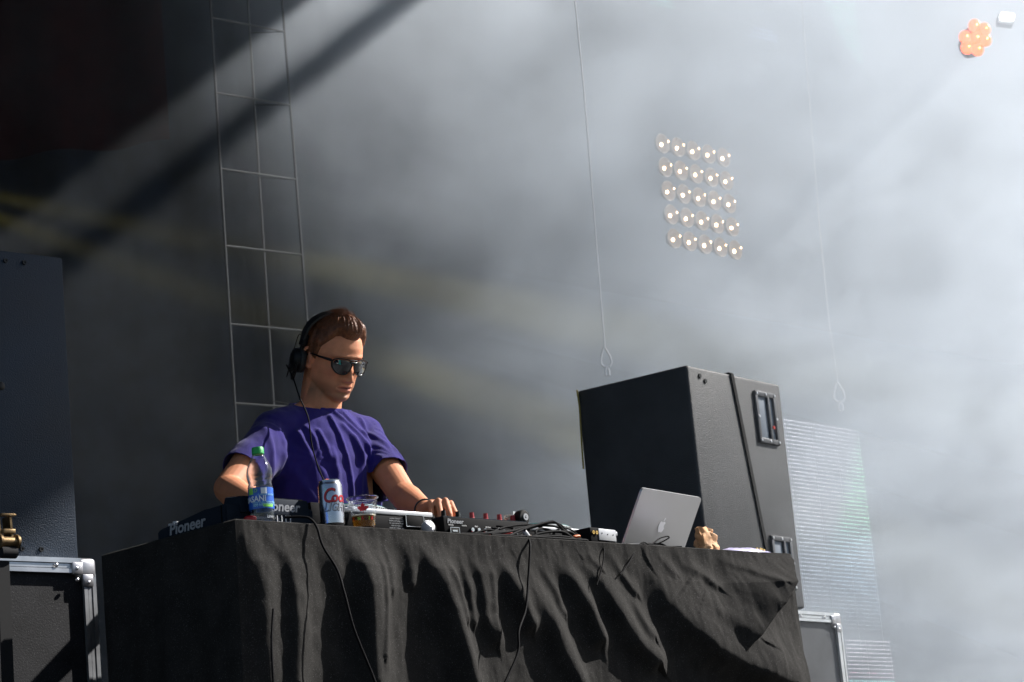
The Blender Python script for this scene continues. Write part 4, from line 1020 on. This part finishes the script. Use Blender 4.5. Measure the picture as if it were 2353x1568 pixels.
b = MB(); b.box((Wt*.80, -.002, .040), (.062, .008, .030), bev=.002); lt = b.build('latch', M_geard, tt)
b = MB()
for dx, dz, w, h in ((0, .0155, .066, .0014), (0, -.0155, .066, .0014), (-.032, 0, .0014, .031), (.032, 0, .0014, .031)): b.box((Wt*.80+dx, -.0065, .040+dz), (w, .001, h))
b.build('latch_edge', M_jack, lt)
for k in range(6): lettering(lo, ('caution disconnect', 'before servicing unit', 'no user parts inside', 'refer to manual', 'made for indoor use', 'class one product')[k], .0062, (Wt*.62, -.001, .044-k*.0062), 'front', M_logo, .0002, name='label_print')
lettering(lo, 'CDN', .009, (Wt*.955, -.001, .026), 'front', M_white, .0003, .3, name='label_print')

# mixer
u2 = onV(1020, 1205, .10)[0]
mxr = TL('mixer', u2+.0, .10, 'black mixer with rows of knobs under the man’s left hand', 'mixer')
MW, MD, MHt = .325, .36, .062
b = MB(); b.box((MW/2, MD/2, MHt/2), (MW, MD, MHt), bev=.003); mc = b.build('casing', M_geard, mxr)
b = MB(); b.box((MW/2, MD/2, MHt+.0012), (MW-.006, MD-.006, .002)); b.build('faceplate', M_gear, mxr)
pioneer(mc, .017, (.042, -.0012, .050), 'front', M_logo)
for x in (.025, .075, .12, .165, .21): lettering(mc, ('MASTER', 'BOOTH', 'SEND', 'RETURN', 'LINE')[int((x-.02)/.045)], .005, (x, -.0012, .040), 'front', M_white, .0002, name='port_print')
for k in range(8):
    for z in (.030, .016):
        x = .10+k*.024; b = MB(); b.cyl((x, 0, z), (x, -.008, z), .0055, n=14); b.cyl((x, -.008, z), (x, -.0085, z), .003, n=10); b.build('phono_socket', M_jack if z > .02 else M_red, mc)
b = MB(); b.box((.035, -.002, .022), (.032, .005, .022), bev=.001); sk = b.build('mains_inlet', M_knob, mc)
b = MB()
for dx, dz, w, h in ((0, .011, .034, .0015), (0, -.011, .034, .0015), (-.0165, 0, .0015, .022), (.0165, 0, .0015, .022), (0, .002, .018, .004)): b.box((.035+dx, -.005, .022+dz), (w, .001, h))
b.build('inlet_edge', M_jack, sk)
kb = None
for j in range(5):
    for i in range(6):
        x = .03+i*.053; y = .028+j*.045; red = (j == 0 and i >= 2)
        b = MB(); h = .020 if j == 0 else .015; b.lathe([(0, 0), (.0088, 0), (.0088, .004), (.0068, .006), (.0062, h), (0, h)], n=14, c=(x, y, MHt+.002)); b.box((x, y-.004, MHt+.002+h), (.0012, .006, .001)); b.build('knob', M_red if red else M_knob, mxr)
for i in range(4): b = MB(); x = .06+i*.065; b.box((x, .29, MHt+.003), (.004, .07, .002)); b.box((x, .29, MHt+.011), (.016, .009, .013), bev=.002); b.build('fader', M_knob, mxr)

# second turntable with a glass-like cartridge case and counterweight at its near end
u3 = onV(1205, 1212, .16)[0]; u4 = onV(1418, 1235, .16)[0]
tt2, lo2, top2 = turntable(u3, .16, rad(0), 'silver and black turntable on the right, behind the heap of cables', W_=u4-u3)
cw = onV(1192, 1192, .13)
fxp = TL('tonearm_stand', cw[0], .13, 'clear plastic tonearm assembly with a round black and silver counterweight, right of the mixer', 'tonearm')
M_clear = mat('clear_amber_plastic', (.75, .66, .56), .12, trans=.75, ior=1.4)
b = MB(); Mx = Matrix.Translation((0, -.01, cw[1]-TZ)) @ Matrix.Rotation(rad(90), 4, 'X') @ Matrix.Rotation(rad(0), 4, 'Z')
b.lathe([(0, -.012), (.019, -.012), (.0215, -.008), (.0215, .010), (.018, .014), (.010, .015), (0, .015)], n=36, M=Mx); c_ = b.build('counterweight', M_knob, fxp, smooth=40)
b = MB(); b.lathe([(.004, .0152), (.0095, .0152), (.0095, .018), (.004, .018)], n=24, M=Mx, closed=True); b.lathe([(0, .0152), (.0024, .0152), (.0024, .019), (0, .019)], n=12, M=Mx); b.build('hub', M_silver, c_, smooth=30)
z0 = cw[1]-TZ
b = MB(); b.cyl((-.030, .012, z0-.030), (-.030, .012, z0+.010), .010, n=16); b.box((-.016, .014, z0-.012), (.040, .022, .034), bev=.006); b.box((-.012, .012, z0-.034), (.066, .030, .016), bev=.004); b.cyl((-.012, .012, 0), (-.012, .012, z0-.04), .022, n=20); b.build('bracket', M_clear, fxp)
b = MB(); b.poly([(.012, -.034), (.040, -.046), (.026, .024), (.008, .026)], .003, Matrix.Translation((0, .03, z0)) @ Matrix.Rotation(rad(90), 4, 'X')); b.build('fin', mat('frosted_plastic', (.55, .6, .62), .3), fxp)
b = MB(); b.box((-.012, .02, z0-.050), (.12, .05, .010), bev=.002); b.build('plate', mat('bronze_plate', (.32, .20, .15), .45), fxp)
b = MB(); b.cyl((-.070, .01, z0-.046), (-.070, .01, z0-.010), .0035, n=10); b.box((-.070, .01, z0-.018), (.011, .006, .022), bev=.002); b.cyl((-.058, .01, z0-.046), (-.058, .01, z0-.030), .014, n=18); b.build('switch', M_knob, fxp)

# wireless receiver / sound card, angled, at the right end of the cables
ua, za = onV(1400, 1262, .03); pk = TL('power_pack', ua-.015, .035, 'silver-sided black box with two gold sockets beside the laptop', 'box', rad(6))
b = MB(); mb = b.b; W1, D1, H1 = .115, .10, .045
b.box((-W1*.0, D1/2, H1/2), (W1, D1, H1), bev=.003); cs = b.build('casing', M_geard, pk)
b = MB(); b.box((.018, -.0015, H1/2+.004), (W1*.70, .003, H1*.72), bev=.001); fp = b.build('side_plate', M_silver, pk)
b = MB()
for x, z in ((-.008, .030), (.018, .028), (.044, .028)): b.cyl((x, -.003, z), (x, -.0042, z), .0018, n=8)
b.build('screws', M_knob, fp)['kind'] = 'stuff'
for x in (-.049, -.034): b = MB(); b.lathe([(.0022, 0), (.0052, 0), (.0052, .005), (.0022, .005)], n=16, M=Matrix.Translation((x, -.000, .030)) @ Matrix.Rotation(rad(90), 4, 'X'), closed=True); b.build('socket', M_gold, cs)

# laptop
al = az_of((1478, 1147), (1604, 1165), 7.75); 
lv = .17; A_, B_, C2, D2 = onV(1475, 1143, lv), onV(1609, 1163, lv), onV(1435, 1258, lv), onV(1578, 1272, lv)
lv = .33; lap = TL('laptop', onV(1488, 1262, lv)[0], lv, 'open silver laptop with its lid back and fruit logo turned to the audience', 'laptop', rad(10))
LWd, LHt = .345, .222; TLT = rad(29)
lidM = Matrix.Translation((0, .0, .016)) @ Matrix.Rotation(TLT, 4, 'X')
M_lap = mat('laptop_aluminium', (.50, .51, .52), .38, metal=.75, bump=.03, bscale=900)
b = MB(); pr = []; r_ = .012
for (x, z, a0_) in ((LWd/2-r_, LHt-r_, 0), (-LWd/2+r_, LHt-r_, 90), (-LWd/2+r_, r_, 180), (LWd/2-r_, r_, 270)):
    for k in range(6): a = rad(a0_+k*18); pr.append((x+r_*math.cos(a), z+r_*math.sin(a)))
lm = lidM @ Matrix.Rotation(rad(90), 4, 'X')
b.poly(pr, .007, lm @ Matrix.Translation((0, 0, -.007))); bmesh.ops.bevel(b.b, geom=[e for e in b.b.edges if len(e.link_faces) == 2 and e.calc_face_angle(0) > 1.2], offset=.002, segments=2, affect='EDGES'); lid = b.build('lid', M_lap, lap, smooth=30)
b = MB(); b.box((0, .0055, LHt/2), (LWd*.93, .002, LHt*.88)); sc_ = b.build('screen', MATS['screen_glass'], lid); sc_.matrix_local = lidM @ Matrix.Translation((0, .003, 0))
b = MB(); b.box((0, .115, .008), (LWd, .228, .014), bev=.003); base_ = b.build('base', M_lap, lap)
b = MB()
for j in range(5):
    for i in range(13): b.box((-.132+i*.022, .06+j*.021, .0155), (.017, .016, .002))
b.build('keys', M_knob, base_)['kind'] = 'stuff'
# the bitten apple on the lid
ap = [(0, .78), (.16, .90), (.40, .96), (.62, .88), (.74, .74)]
ap += [(.60, .60), (.53, .40), (.57, .18), (.70, .04), (.80, -.02)]
ap += [(.72, -.26), (.56, -.52), (.38, -.68), (.20, -.68), (0, -.60), (-.20, -.68), (-.40, -.66), (-.62, -.42), (-.78, -.08), (-.84, .28), (-.78, .62), (-.60, .86), (-.36, .96), (-.16, .90)]
leaf = [(.02, 1.02), (.05, 1.26), (.22, 1.46), (.40, 1.50), (.38, 1.28), (.22, 1.08)]
M_app = mat('pale_emblem', (.85, .86, .88), .35)  # plain pale colour, no glow
ks = .021; b = MB(); zz = lm @ Matrix.Translation((.0, LHt*.50, .0004))
b.poly([(x*ks, y*ks) for x, y in ap], .0006, zz); b.poly([(x*ks, y*ks) for x, y in leaf], .0006, zz); b.build('emblem', M_app, lid, smooth=0)

# bottle
def lathe_part(prof, name, m, parent, n=40, smooth=40): b = MB(); b.lathe(prof, n=n); return b.build(name, m, parent, smooth=smooth)
bu = onV(603, 1190, .034); bt = TL('water_bottle', bu[0], .034, 'half-empty clear water bottle with a green cap and blue label, by the media player', 'bottle')
HB = onV(597, 1034, .034)[1]-TZ+.004; k_ = HB/.205
bp = [(0, .004), (.022, .0), (.029, .004), (.0305, .012), (.030, .03), (.0298, .034), (.0296, .092), (.0305, .096), (.0275, .108), (.031, .122), (.0318, .130), (.0300, .146), (.0250, .160), (.0170, .178), (.0130, .186), (.0128, .193)]
bp = [(r*1.02, z*k_) for r, z in bp]
M_pet = mat('clear_plastic', (.93, .96, 1), .06, trans=1., ior=1.33); M_wat = mat('water', (.92, .96, 1), .0, trans=1., ior=1.1)
inner = [(max(0, r-.0012), z+.0012) for r, z in bp][::-1]
shell = lathe_part(bp+inner, 'bottle', M_pet, bt)
lathe_part([(.0303*1.02, .034*k_), (.0303*1.02, .092*k_)], 'label', mat('blue_label', (.02, .11, .50), .35, var=.25, vscale=60), bt, smooth=60)
lathe_part([(0, .206*k_), (.0135, .206*k_), (.0150, .203*k_), (.0150, .188*k_), (.0138, .1865*k_), (0, .1865*k_)], 'cap', mat('green_cap', (.02, .36, .08), .4, bump=.3, bscale=400), bt)
rl = .0306*1.02
vf = math.atan2(-(TS.dot(T(bu[0], .05)-EYE)), -(TE.dot(T(bu[0], .05)-EYE)))      # angle (local) that faces the viewer
def on_label(txt, size, da, z, m, shear=0., xs=1., off=0., name='lettering', R_=rl): me = wrap(text_mesh(txt, size, .0004, shear, off, xs=xs), R_, vf+da, z*k_); return put(name, me, m, None)
def patch(r, a0, a1, z0, z1, m, name, parent, n=12):
    b = MB(); q0 = None
    for i in range(n+1):
        a = a0+(a1-a0)*i/n; q = [b.b.verts.new((r*math.cos(a), r*math.sin(a), z)) for z in (z0, z1)]
        if q0: b.b.faces.new([q0[0], q[0], q[1], q0[1]])
        q0 = q
    return b.build(name, m, parent, smooth=60)
M_lw = mat('label_white', (.75, .8, .85), .5); M_lg = mat('label_green', (.22, .62, .08), .45); M_lt = mat('label_teal', (.35, .7, .8), .5)
o = on_label('DASANI', .020, -.62, .060, M_lw, 0, .9, .0004); o.parent = bt
for k, (t_, z_) in enumerate((('PURIFIED WATER', .071), ('ENHANCED WITH MINERALS', .051), ('FOR A PURE FRESH TASTE', .046))): o = on_label(t_, .0058, .48, z_, M_lt, name='label_print'); o.parent = bt
o = on_label('500 mL', .009, -.25, .043, M_lt, name='label_print'); o.parent = bt
patch(rl+.0004, vf+.02, vf+.50, .074*k_, .090*k_, M_lw, 'label_panel', bt); patch(rl+.0004, vf+.12, vf+1.05, .038*k_, .047*k_, M_lg, 'label_band', bt); patch(rl+.0004, vf-1.1, vf-.62, .074*k_, .091*k_, M_lg, 'label_band', bt)
o = on_label('D', .012, -.42, .083, M_lg, .2, name='label_print'); o.parent = bt
# red cap behind the bottle
ru = onV(572, 1191, .05); b = MB(); b.lathe([(0, 0), (.016, 0), (.016, .012), (.013, .016), (0, .016)], n=24); tag(b.build('red_cap', mat('red_cap', (.42, .01, .015), .4), None, T(ru[0], .045, TZ), (0, 0, ROT)), 'small red cap lying left of the water bottle', 'cap')

# can
cu = onV(764, 1200, .04); can = TL('beer_can', cu[0], .040, 'tall silver beer can with red script lettering, between bottle and plastic cup', 'can')
HCn = onV(762, 1104, .040)[1]-TZ+.002; kc = HCn/.150; rc = .0305
M_can = mat('can_metal', (.50, .51, .54), .25, metal=1., bump=.03, bscale=60)
cp = [(0, .003), (.022, .002), (.024, 0), (.0265, .003), (rc, .010), (rc, .128), (.0285, .134), (.0262, .140), (.0262, .1425), (.0268, .1435), (.0268, .1445), (.0255, .1445), (.0248, .141), (0, .141)]
lathe_part([(r, z*kc) for r, z in cp], 'can', M_can, can, 56, 30)
b = MB(); b.box((.004, 0, .1430*kc), (.016, .010, .0012), bev=.0005); b.build('tab', M_can, can)
b = MB(); b.ball((-.004, .004, .146*kc), .010, (1.1, .8, .45), n=14); tag(b.build('citrus_wedge', mat('orange_peel', (.65, .14, .05), .4, bump=.2, bscale=200), None, T(cu[0], .040, TZ), (0, 0, ROT)), 'small red-orange blob on top of the silver can', 'fruit')
M_cr = mat('red_print', (.48, .01, .02), .35); M_cb = mat('dark_print', (.03, .02, .03), .5); M_cs = mat('silver_print', (.36, .37, .40), .3, metal=.7)
def on_can(txt, size, da, z, m, shear=0., xs=1., off=0., dr=0., name='lettering'):
    me = wrap(text_mesh(txt, size, .0005, shear, off, xs=xs), rc+dr, vf+da, z*kc); o = put(name, me, m, can); return o
for dr, m_, dz, da_, of in ((.0, M_cb, -.0010, .03, .0011), (.0005, M_cr, 0, 0, .0006)): 
    on_can('C', .052, -.28+da_, .092+dz, m_, .28, .82, of, dr); on_can('oors', .038, 1.02+da_, .088+dz, m_, .28, .95, of, dr)
for dr, m_, dz, da_, of in ((.0, M_cb, -.0010, .03, .0009), (.0005, M_cs, 0, 0, .0004)): on_can('LIGHT', .029, .42+da_, .058+dz, m_, .3, .85, of, dr)
patch(rc+.0003, vf-.25, vf+.35, .131*kc, .1325*kc, M_cb, 'label_print', can)

# plastic cup of beer
pu = onV(837, 1205, .042); cup = TL('plastic_cup', pu[0], .042, 'clear plastic cup with a red maple leaf and a little beer left', 'cup')
HP_ = onV(836, 1146, .042)[1]-TZ+.002
r0, r1 = .027, .0375
M_cup = mat('cup_plastic', (.95, .97, 1.), .10, trans=1., ior=1.25)
def rz_(z): return r0+(r1-r0)*(z/HP_)**.9
op = [(0, .002), (r0-.002, 0)]+[(rz_(z), z) for z in np.linspace(.003, HP_-.006, 10)]+[(r1+.003, HP_-.004), (r1+.0045, HP_-.001), (r1+.003, HP_)]
ip = [(r1-.0006, HP_-.003)]+[(rz_(z)-.0007, z) for z in np.linspace(HP_-.008, .004, 10)]+[(0, .004)]
lathe_part(op+ip, 'cup', M_cup, cup, 48, 60)
for z in (HP_*.86, HP_*.80, HP_*.74): b = MB(); b.lathe([(rz_(z)+.0002, z-.001), (rz_(z)+.0011, z), (rz_(z)+.0002, z+.001)], n=48); b.build('ridge', M_cup, cup)
zb_ = HP_*.40
lathe_part([(0, .0045)]+[(rz_(z)-.0012, z) for z in np.linspace(.005, zb_, 5)]+[(0, zb_)], 'beer', mat('beer', (.62, .24, .02), .05, trans=.75, ior=1.33), cup, 40, 50)
lathe_part([(0, zb_+.0003), (rz_(zb_)-.0012, zb_+.0003), (rz_(zb_)-.0012, zb_+.004), (0, zb_+.0035)], 'foam', mat('beer_foam', (.8, .76, .62), .7, bump=.4, bscale=400), cup, 40, 50)
leafp = [(0, 1.), (.17, .66), (.32, .72), (.26, .30), (.50, .50), (.56, .36), (.92, .42), (.80, .16), (.92, .06), (.44, -.26), (.50, -.46), (.06, -.38), (.04, -.80), (-.04, -.80), (-.06, -.38), (-.50, -.46), (-.44, -.26), (-.92, .06), (-.80, .16), (-.92, .42), (-.56, .36), (-.50, .50), (-.26, .30), (-.32, .72), (-.17, .66)]
b = MB(); b.poly([(x*.017, y*.015) for x, y in leafp]); bmesh.ops.triangulate(b.b, faces=b.b.faces[:]); me = bpy.data.meshes.new('leaf_print'); b.b.to_mesh(me); b.b.free(); put('leaf_print', wrap(me, rz_, vf-.05, HP_*.60), mat('leaf_red', (.5, .02, .03), .5), cup)
for k, (t_, m_) in enumerate(zip('CANADIAN', (M_cr, M_cb, M_lg, M_cr, M_cb, M_lg, M_cr, M_cb))): put('lettering', wrap(text_mesh(t_, .0125, .0004, 0, .0003, xs=.85), rz_, vf-1.0+.285*k, HP_*.30), m_, cup)

# microphone head peeping over the edge
mu = onV(988, 1224, .03); b = MB(); mic = TL('microphone', mu[0], .035, 'silver mesh head of a microphone at the table edge, below the first turntable', 'microphone', rad(20))
b.ball((0, 0, .016), .0175, (1.15, 1, 1), n=24); b.build('grille', mat('mesh_steel', (.7, .7, .75), .35, metal=.8, bump=.9, bscale=700, detail=0), mic)
b = MB(); b.tube([(.014, .004, .016), (.03, .01, .016), (.05, .02, .014), (.17, .10, .012)], [.0165, .0165, .0135, .010], 20); b.build('handle', M_knob, mic)

# paper bag
def crumple(name, prof, m, parent, seed, n=40, amp=.006, sc=22, squash=(1, 1)):
    b = MB(); b.lathe(prof, n=n); 
    for v in b.b.verts:
        p = v.co.copy(); c = mnoise.voronoi(p*sc+Vector((seed, seed*.3, 0)))[0]; k = (c[1]-c[0]); q = mnoise.noise_vector(p*sc*.7+Vector((seed, 0, 0)))
        v.co = Vector((p.x*squash[0], p.y*squash[1], p.z))+q*amp+Vector((p.x, p.y, 0)).normalized()*(.5-k)*amp if p.to_2d().length > 1e-4 else p+q*amp
    return b.build(name, m, parent, smooth=25)
gu = onV(1630, 1275, .12); pb = TL('paper_bag', gu[0], .12, 'crumpled brown paper bag standing right of the laptop', 'bag', rad(10))
HG_ = onV(1625, 1216, .12)[1]-TZ; M_kraft = mat('kraft_paper', (.56, .31, .15), .75, var=.22, vscale=18, bump=.5, bscale=45)
def bagsec(mb, secs, seed):
    rings = []; n = 44
    for z, w, d, xo, e_ in secs:
        r = []
        for k in range(n):
            a = 2*math.pi*k/n; c, s_ = math.cos(a), math.sin(a); q = (abs(c)**e_+abs(s_)**e_)**(-1/e_); p = Vector((xo+w*c*q, d*s_*q, z)); cc_ = mnoise.voronoi(p*34+Vector((seed, 0, 0)))[0]
            p += Vector((c, s_, 0))*((cc_[1]-cc_[0])-.4)*.016+mnoise.noise_vector(p*45)*.006; r.append(mb.b.verts.new(p))
        rings.append(r)
    for a, b_ in zip(rings, rings[1:]):
        for k in range(n): mb.b.faces.new([a[k], a[(k+1) % n], b_[(k+1) % n], b_[k]])
    return rings
b = MB(); ss = [(t*HG_, .046-.004*t-.020*max(0, t-.6), .032*(1-.45*t**1.5), -.024*t**1.3, 2.6+.6*(1-t)) for t in np.linspace(0, 1, 22)]
ss += [(HG_*.985, ss[-1][1]-.003, ss[-1][2]-.004, ss[-1][3], 2.6), (HG_*.8, ss[-1][1]-.006, ss[-1][2]-.006, ss[-1][3], 2.6)]
rg = bagsec(b, ss, 2.); b.build('paper', M_kraft, pb, smooth=22)
b = MB(); b.poly([(-.064, HG_*.98), (-.052, HG_*1.02), (-.034, HG_*.93), (-.036, HG_*.70), (-.046, HG_*.62), (-.058, HG_*.82)], .012, Matrix.Translation((0, .004, 0)) @ Matrix.Rotation(rad(90), 4, 'X')); 
for v in b.b.verts: v.co += mnoise.noise_vector(v.co*60)*.004
b.build('twisted_top', M_kraft, pb, smooth=0)
# lilac plastic bag
lu = onV(1700, 1278, .08); wl_ = (onV(1745, 1278, .08)[0]-onV(1655, 1278, .08)[0])
lb = TL('plastic_bag', lu[0], .09, 'flat crumpled lilac plastic bag between the paper bag and the table end', 'bag')
P_ = np.zeros((26, 60, 3))
for j in range(26):
    for i in range(60):
        s_ = i/59*2-1; t_ = j/25*2-1; hgt = max(0, 1-s_*s_*.95)**.5*max(0, 1-t_*t_)**.5; x = s_*wl_/2*1.05; y = t_*.06; P_[j, i] = (x, y, .002+.026*hgt*(.8+.3*mnoise.noise(Vector((x*22, y*22, 3))))+.004*abs(mnoise.noise(Vector((x*90, y*60, 1)))))
put('film', grid_mesh('film', P_, 60, 26), mat('lilac_film', (.50, .46, .72), .3, coat=.3, bump=.4, bscale=60), lb)
b = MB()
for k in range(7): x = .035+k*.006; b.box((x, -.048+.002*(k % 3), .014+.003*(k % 2)), (.005, .002, .007), rot=(0, .3*k, 0))
b.build('printed_marks', mat('ochre_print', (.6, .42, .12), .5), lb)['kind'] = 'stuff'

# ------------------------------------------------------------------ cables
M_cab_ = mat('cable_rubber', (.005, .005, .006), .7, spec=.08); M_cabg = mat('cable_grey', (.30, .30, .30), .4)
def cable(pts, v, r, label, m=None, name='cable', group=None):
    """pts: picture position plus depth v from the table's front edge, joined by a smooth curve"""
    W_ = []
    for p in pts:
        vv = p[2] if len(p) > 2 else v; u_, z_ = onV(p[0], p[1], vv); W_.append(Vector((u_, vv, max(z_, TZ+r) if vv > 0 else z_)))
    b = MB(); o0 = Vector((W_[0].x, W_[0].y, W_[0].z)); b.tube([p-o0 for p in catmull(W_, 7)], r, 8); o = b.build(name, m or M_cab_, None, T(*o0), (0, 0, ROT), smooth=60); return tag(o, label, 'cable', group)
cable([(655, 1189, .03), (690, 1188, .01), (712, 1192, -.005), (728, 1212, -.018), (742, 1255, -.03), (775, 1310, -.05), (792, 1365, -.075), (815, 1450, -.09), (860, 1562, -.09), (875, 1620, -.1)], 0, .0032, 'black cable running from the media player over the table edge in a long curve')
cable([(628, 1400, -.055), (624, 1480, -.07), (630, 1600, -.08)], 0, .0030, 'short black cable against the lit fold near the left corner of the cloth')
cable([(1208, 1232, .02), (1216, 1242, -.004), (1218, 1262, -.022), (1214, 1330, -.04), (1208, 1400, -.06), (1192, 1450, -.08), (1190, 1500, -.09), (1160, 1570, -.10)], 0, .0034, 'black cable hanging straight down from the cable heap at the middle of the table')
cable([(1375, 1262, .02), (1388, 1263, -.006), (1384, 1300, -.02), (1371, 1345, -.028)], 0, .0020, 'thin black lead hanging over the edge left of the laptop')
cable([(1100, 1231, .03), (1140, 1222, .04), (1172, 1222, .05), (1195, 1234, .03), (1215, 1233, .02)], 0, .0032, 'black cable arched in front of the mixer', )
cable([(1060, 1230, .03), (1100, 1232, .02), (1170, 1222, .03), (1215, 1210, .05), (1262, 1202, .06), (1285, 1205, .06), (1304, 1222, .06)], 0, .0034, 'long black cable rising in a high loop over the heap')
cable([(1170, 1232, .02), (1208, 1215, .04), (1260, 1200, .05), (1278, 1202, .05), (1298, 1222, .05), (1320, 1240, .05)], 0, .0034, 'second black cable bundled with the high loop over the heap')
cable([(1236, 1240, .03), (1231, 1222, .04), (1245, 1215, .05), (1270, 1222, .04), (1275, 1240, .03)], 0, .0032, 'black cable coiled in a small ring in front of the right turntable')
cable([(1222, 1240, .03), (1240, 1226, .03), (1290, 1222, .03), (1322, 1240, .03), (1340, 1254, .02)], 0, .0036, 'thick black cable arched over the lower right of the heap')
cable([(1210, 1240, .02), (1250, 1232, .02), (1300, 1234, .02), (1330, 1250, .02)], 0, .0034, 'black cable lying low along the front of the heap')
cable([(1290, 1222, .05), (1312, 1224, .05), (1330, 1237, .05), (1352, 1245, .045), (1372, 1244, .04)], 0, .0040, 'black cable plugged into the box with gold sockets')
cable([(1300, 1245, .02), (1322, 1236, .03), (1338, 1246, .02), (1352, 1255, .02)], 0, .0034, 'black cable bent in a low hump left of the box with gold sockets')
cable([(1130, 1236, .02), (1180, 1240, .02), (1240, 1243, .015), (1300, 1250, .015), (1350, 1258, .015)], 0, .0036, 'black cable lying flat along the table edge under the heap')
cable([(1130, 1214, .08), (1150, 1218, .06), (1165, 1224, .05), (1180, 1215, .06), (1140, 1209, .09)], 0, .0030, 'black patch cable looped at the back of the mixer')
cable([(1440, 1258, .08), (1470, 1256, .06), (1505, 1252, .04), (1535, 1238, .03), (1534, 1233, .03), (1515, 1238, .03), (1495, 1252, .02), (1474, 1268, .005), (1440, 1302, -.015), (1425, 1320, -.02)], 0, .0020, 'thin black lead curled up in front of the laptop lid and over the edge')
cable([(1440, 1260, .03), (1490, 1250, .04), (1520, 1251, .04), (1535, 1262, .03), (1560, 1268, .02)], 0, .0028, 'black cable arched before the foot of the laptop lid')
cable([(1480, 1266, .02), (1520, 1258, .03), (1550, 1262, .03), (1568, 1272, .02)], 0, .0030, 'thick black cable coiled beside the foot of the laptop lid')
cable([(1370, 1262, .03), (1400, 1257, .04), (1440, 1258, .03), (1475, 1264, .01)], 0, .0022, 'pale grey lead along the edge left of the laptop', M_cabg)
cable([(1120, 1228, .05), (1160, 1212, .07), (1215, 1206, .07), (1250, 1216, .06), (1280, 1236, .04)], 0, .0030, 'black cable arched over the middle of the heap, just under the high loop')
cable([(1190, 1236, .04), (1225, 1212, .06), (1275, 1210, .06), (1318, 1232, .05), (1345, 1250, .03)], 0, .0034, 'black cable in a broad arch at the right half of the heap')
cable([(1085, 1228, .06), (1120, 1218, .06), (1160, 1226, .05), (1205, 1238, .03), (1250, 1242, .02)], 0, .0028, 'thin black cable winding from the mixer sockets into the heap')
cable([(1255, 1244, .03), (1268, 1226, .05), (1292, 1214, .06), (1316, 1220, .06), (1336, 1240, .04)], 0, .0026, 'thin black cable standing up in a narrow arch before the right turntable')
# headphone lead of the man
def Wl(px, py, v): u_, z_ = onV(px, py, v); return Vector((u_, v, z_))
cupw = MH @ Vector((-.12, .055, -.035)); cupw = Vector((cupw.x+PU, cupw.y+PV, cupw.z-1.0))
pts = [cupw, Wl(674, 870, .70), Wl(688, 912, .66), Wl(708, 960, .60), Wl(716, 1020, .585), Wl(730, 1070, .57), Wl(746, 1108, .50), Wl(768, 1150, .30), Wl(790, 1185, .14)]
b = MB(); o0 = pts[0].copy(); b.tube([p-o0 for p in catmull(pts, 8)], .0022, 8); tag(b.build('headphone_cable', M_cab_, None, T(*o0), (0, 0, ROT), smooth=60), 'thin black headphone lead falling from the ear cup across the purple t-shirt', 'cable')
# plugs and red-cased adapters in the heap
for k, (px, py, v_, rz_2) in enumerate(((1208, 1226, .03, .4),)):
    u_, z_ = onV(px, py, v_); pl = TL('jack_plug', u_, v_, 'pale rounded plug standing up in the cable heap', 'plug'); b = MB(); b.tube([(-.006, 0, z_-TZ+.006), (.0, 0, z_-TZ), (.010, 0, z_-TZ-.010), (.014, 0, z_-TZ-.018)], [.0062, .0072, .0066, .004], 14); b.build('sleeve', mat('pale_plug', (.55, .55, .57), .3), pl); b = MB(); b.cyl((-.007, -.004, z_-TZ+.006), (-.010, -.007, z_-TZ+.008), .003, n=10); b.build('tip', M_knob, pl)
for k, (px, py, v_, w_, lab, mm) in enumerate(((1160, 1226, .055, .055, 'red soft pouch lying in the cables in front of the mixer', mat('red_pouch', (.42, .03, .03), .5, bump=.4, bscale=40)), (1325, 1248, .03, .030, 'orange-red splitter plug low in the cable heap', mat('orange_plug', (.5, .12, .03), .4)))):
    u_, z_ = onV(px, py, v_); b = MB(); b.ball((0, 0, .012), w_/2, (1, .5, .32), n=20)
    for v in b.b.verts: v.co += mnoise.noise_vector(v.co*60)*.003
    tag(b.build('pouch' if k == 0 else 'splitter', mm, None, T(u_, v_, TZ+.003), (0, 0, ROT)), lab, 'pouch' if k == 0 else 'plug')
u_, z_ = onV(1370, 1240, .04); b = MB(); b.tube([(-.028, 0, .0), (-.012, 0, -.001), (.0, 0, -.002)], [.0055, .0068, .0068], 14); tag(b.build('audio_plug', MATS['orange_plug'], None, T(u_-.002, .04, z_), (0, 0, ROT)), 'orange plug at the end of a black cable by the gold sockets', 'plug')  # even orange, not emissive

# coloured beams from a fixture just outside the picture on the left
M_yel = mat('fixture_black', (.015, .015, .015), .5)
for k, (p1, e_, w_) in enumerate((((720, 610), 800, 4.4), ((640, 740), 900, 4.6))):
    src = atY(-447, 356, 14.4)+Vector((0, 0, .05*k)); dst = atY(*p1, 14.6)
    ld = bpy.data.lights.new('yellow_beam', 'SPOT'); ld.energy = e_*4; ld.color = (1, .78, .08); ld.spot_size = rad(w_); ld.spot_blend = .8; ld.shadow_soft_size = .03
    fx_ = empty('moving_light', src, 0, ('slim moving light throwing the upper yellow beam, off the left edge', 'slim moving light throwing the lower yellow beam, off the left edge')[k], 'stage light')
    lo_ = bpy.data.objects.new('yellow_beam', ld); COL.objects.link(lo_); lo_.parent = fx_; lo_.rotation_euler = (dst-src).to_track_quat('-Z', 'Y').to_euler()
    b = MB(); dd_ = (dst-src).normalized(); b.cyl(-dd_*.25, -dd_*.03, .07, .10, n=20); b.build('head', M_yel, fx_)
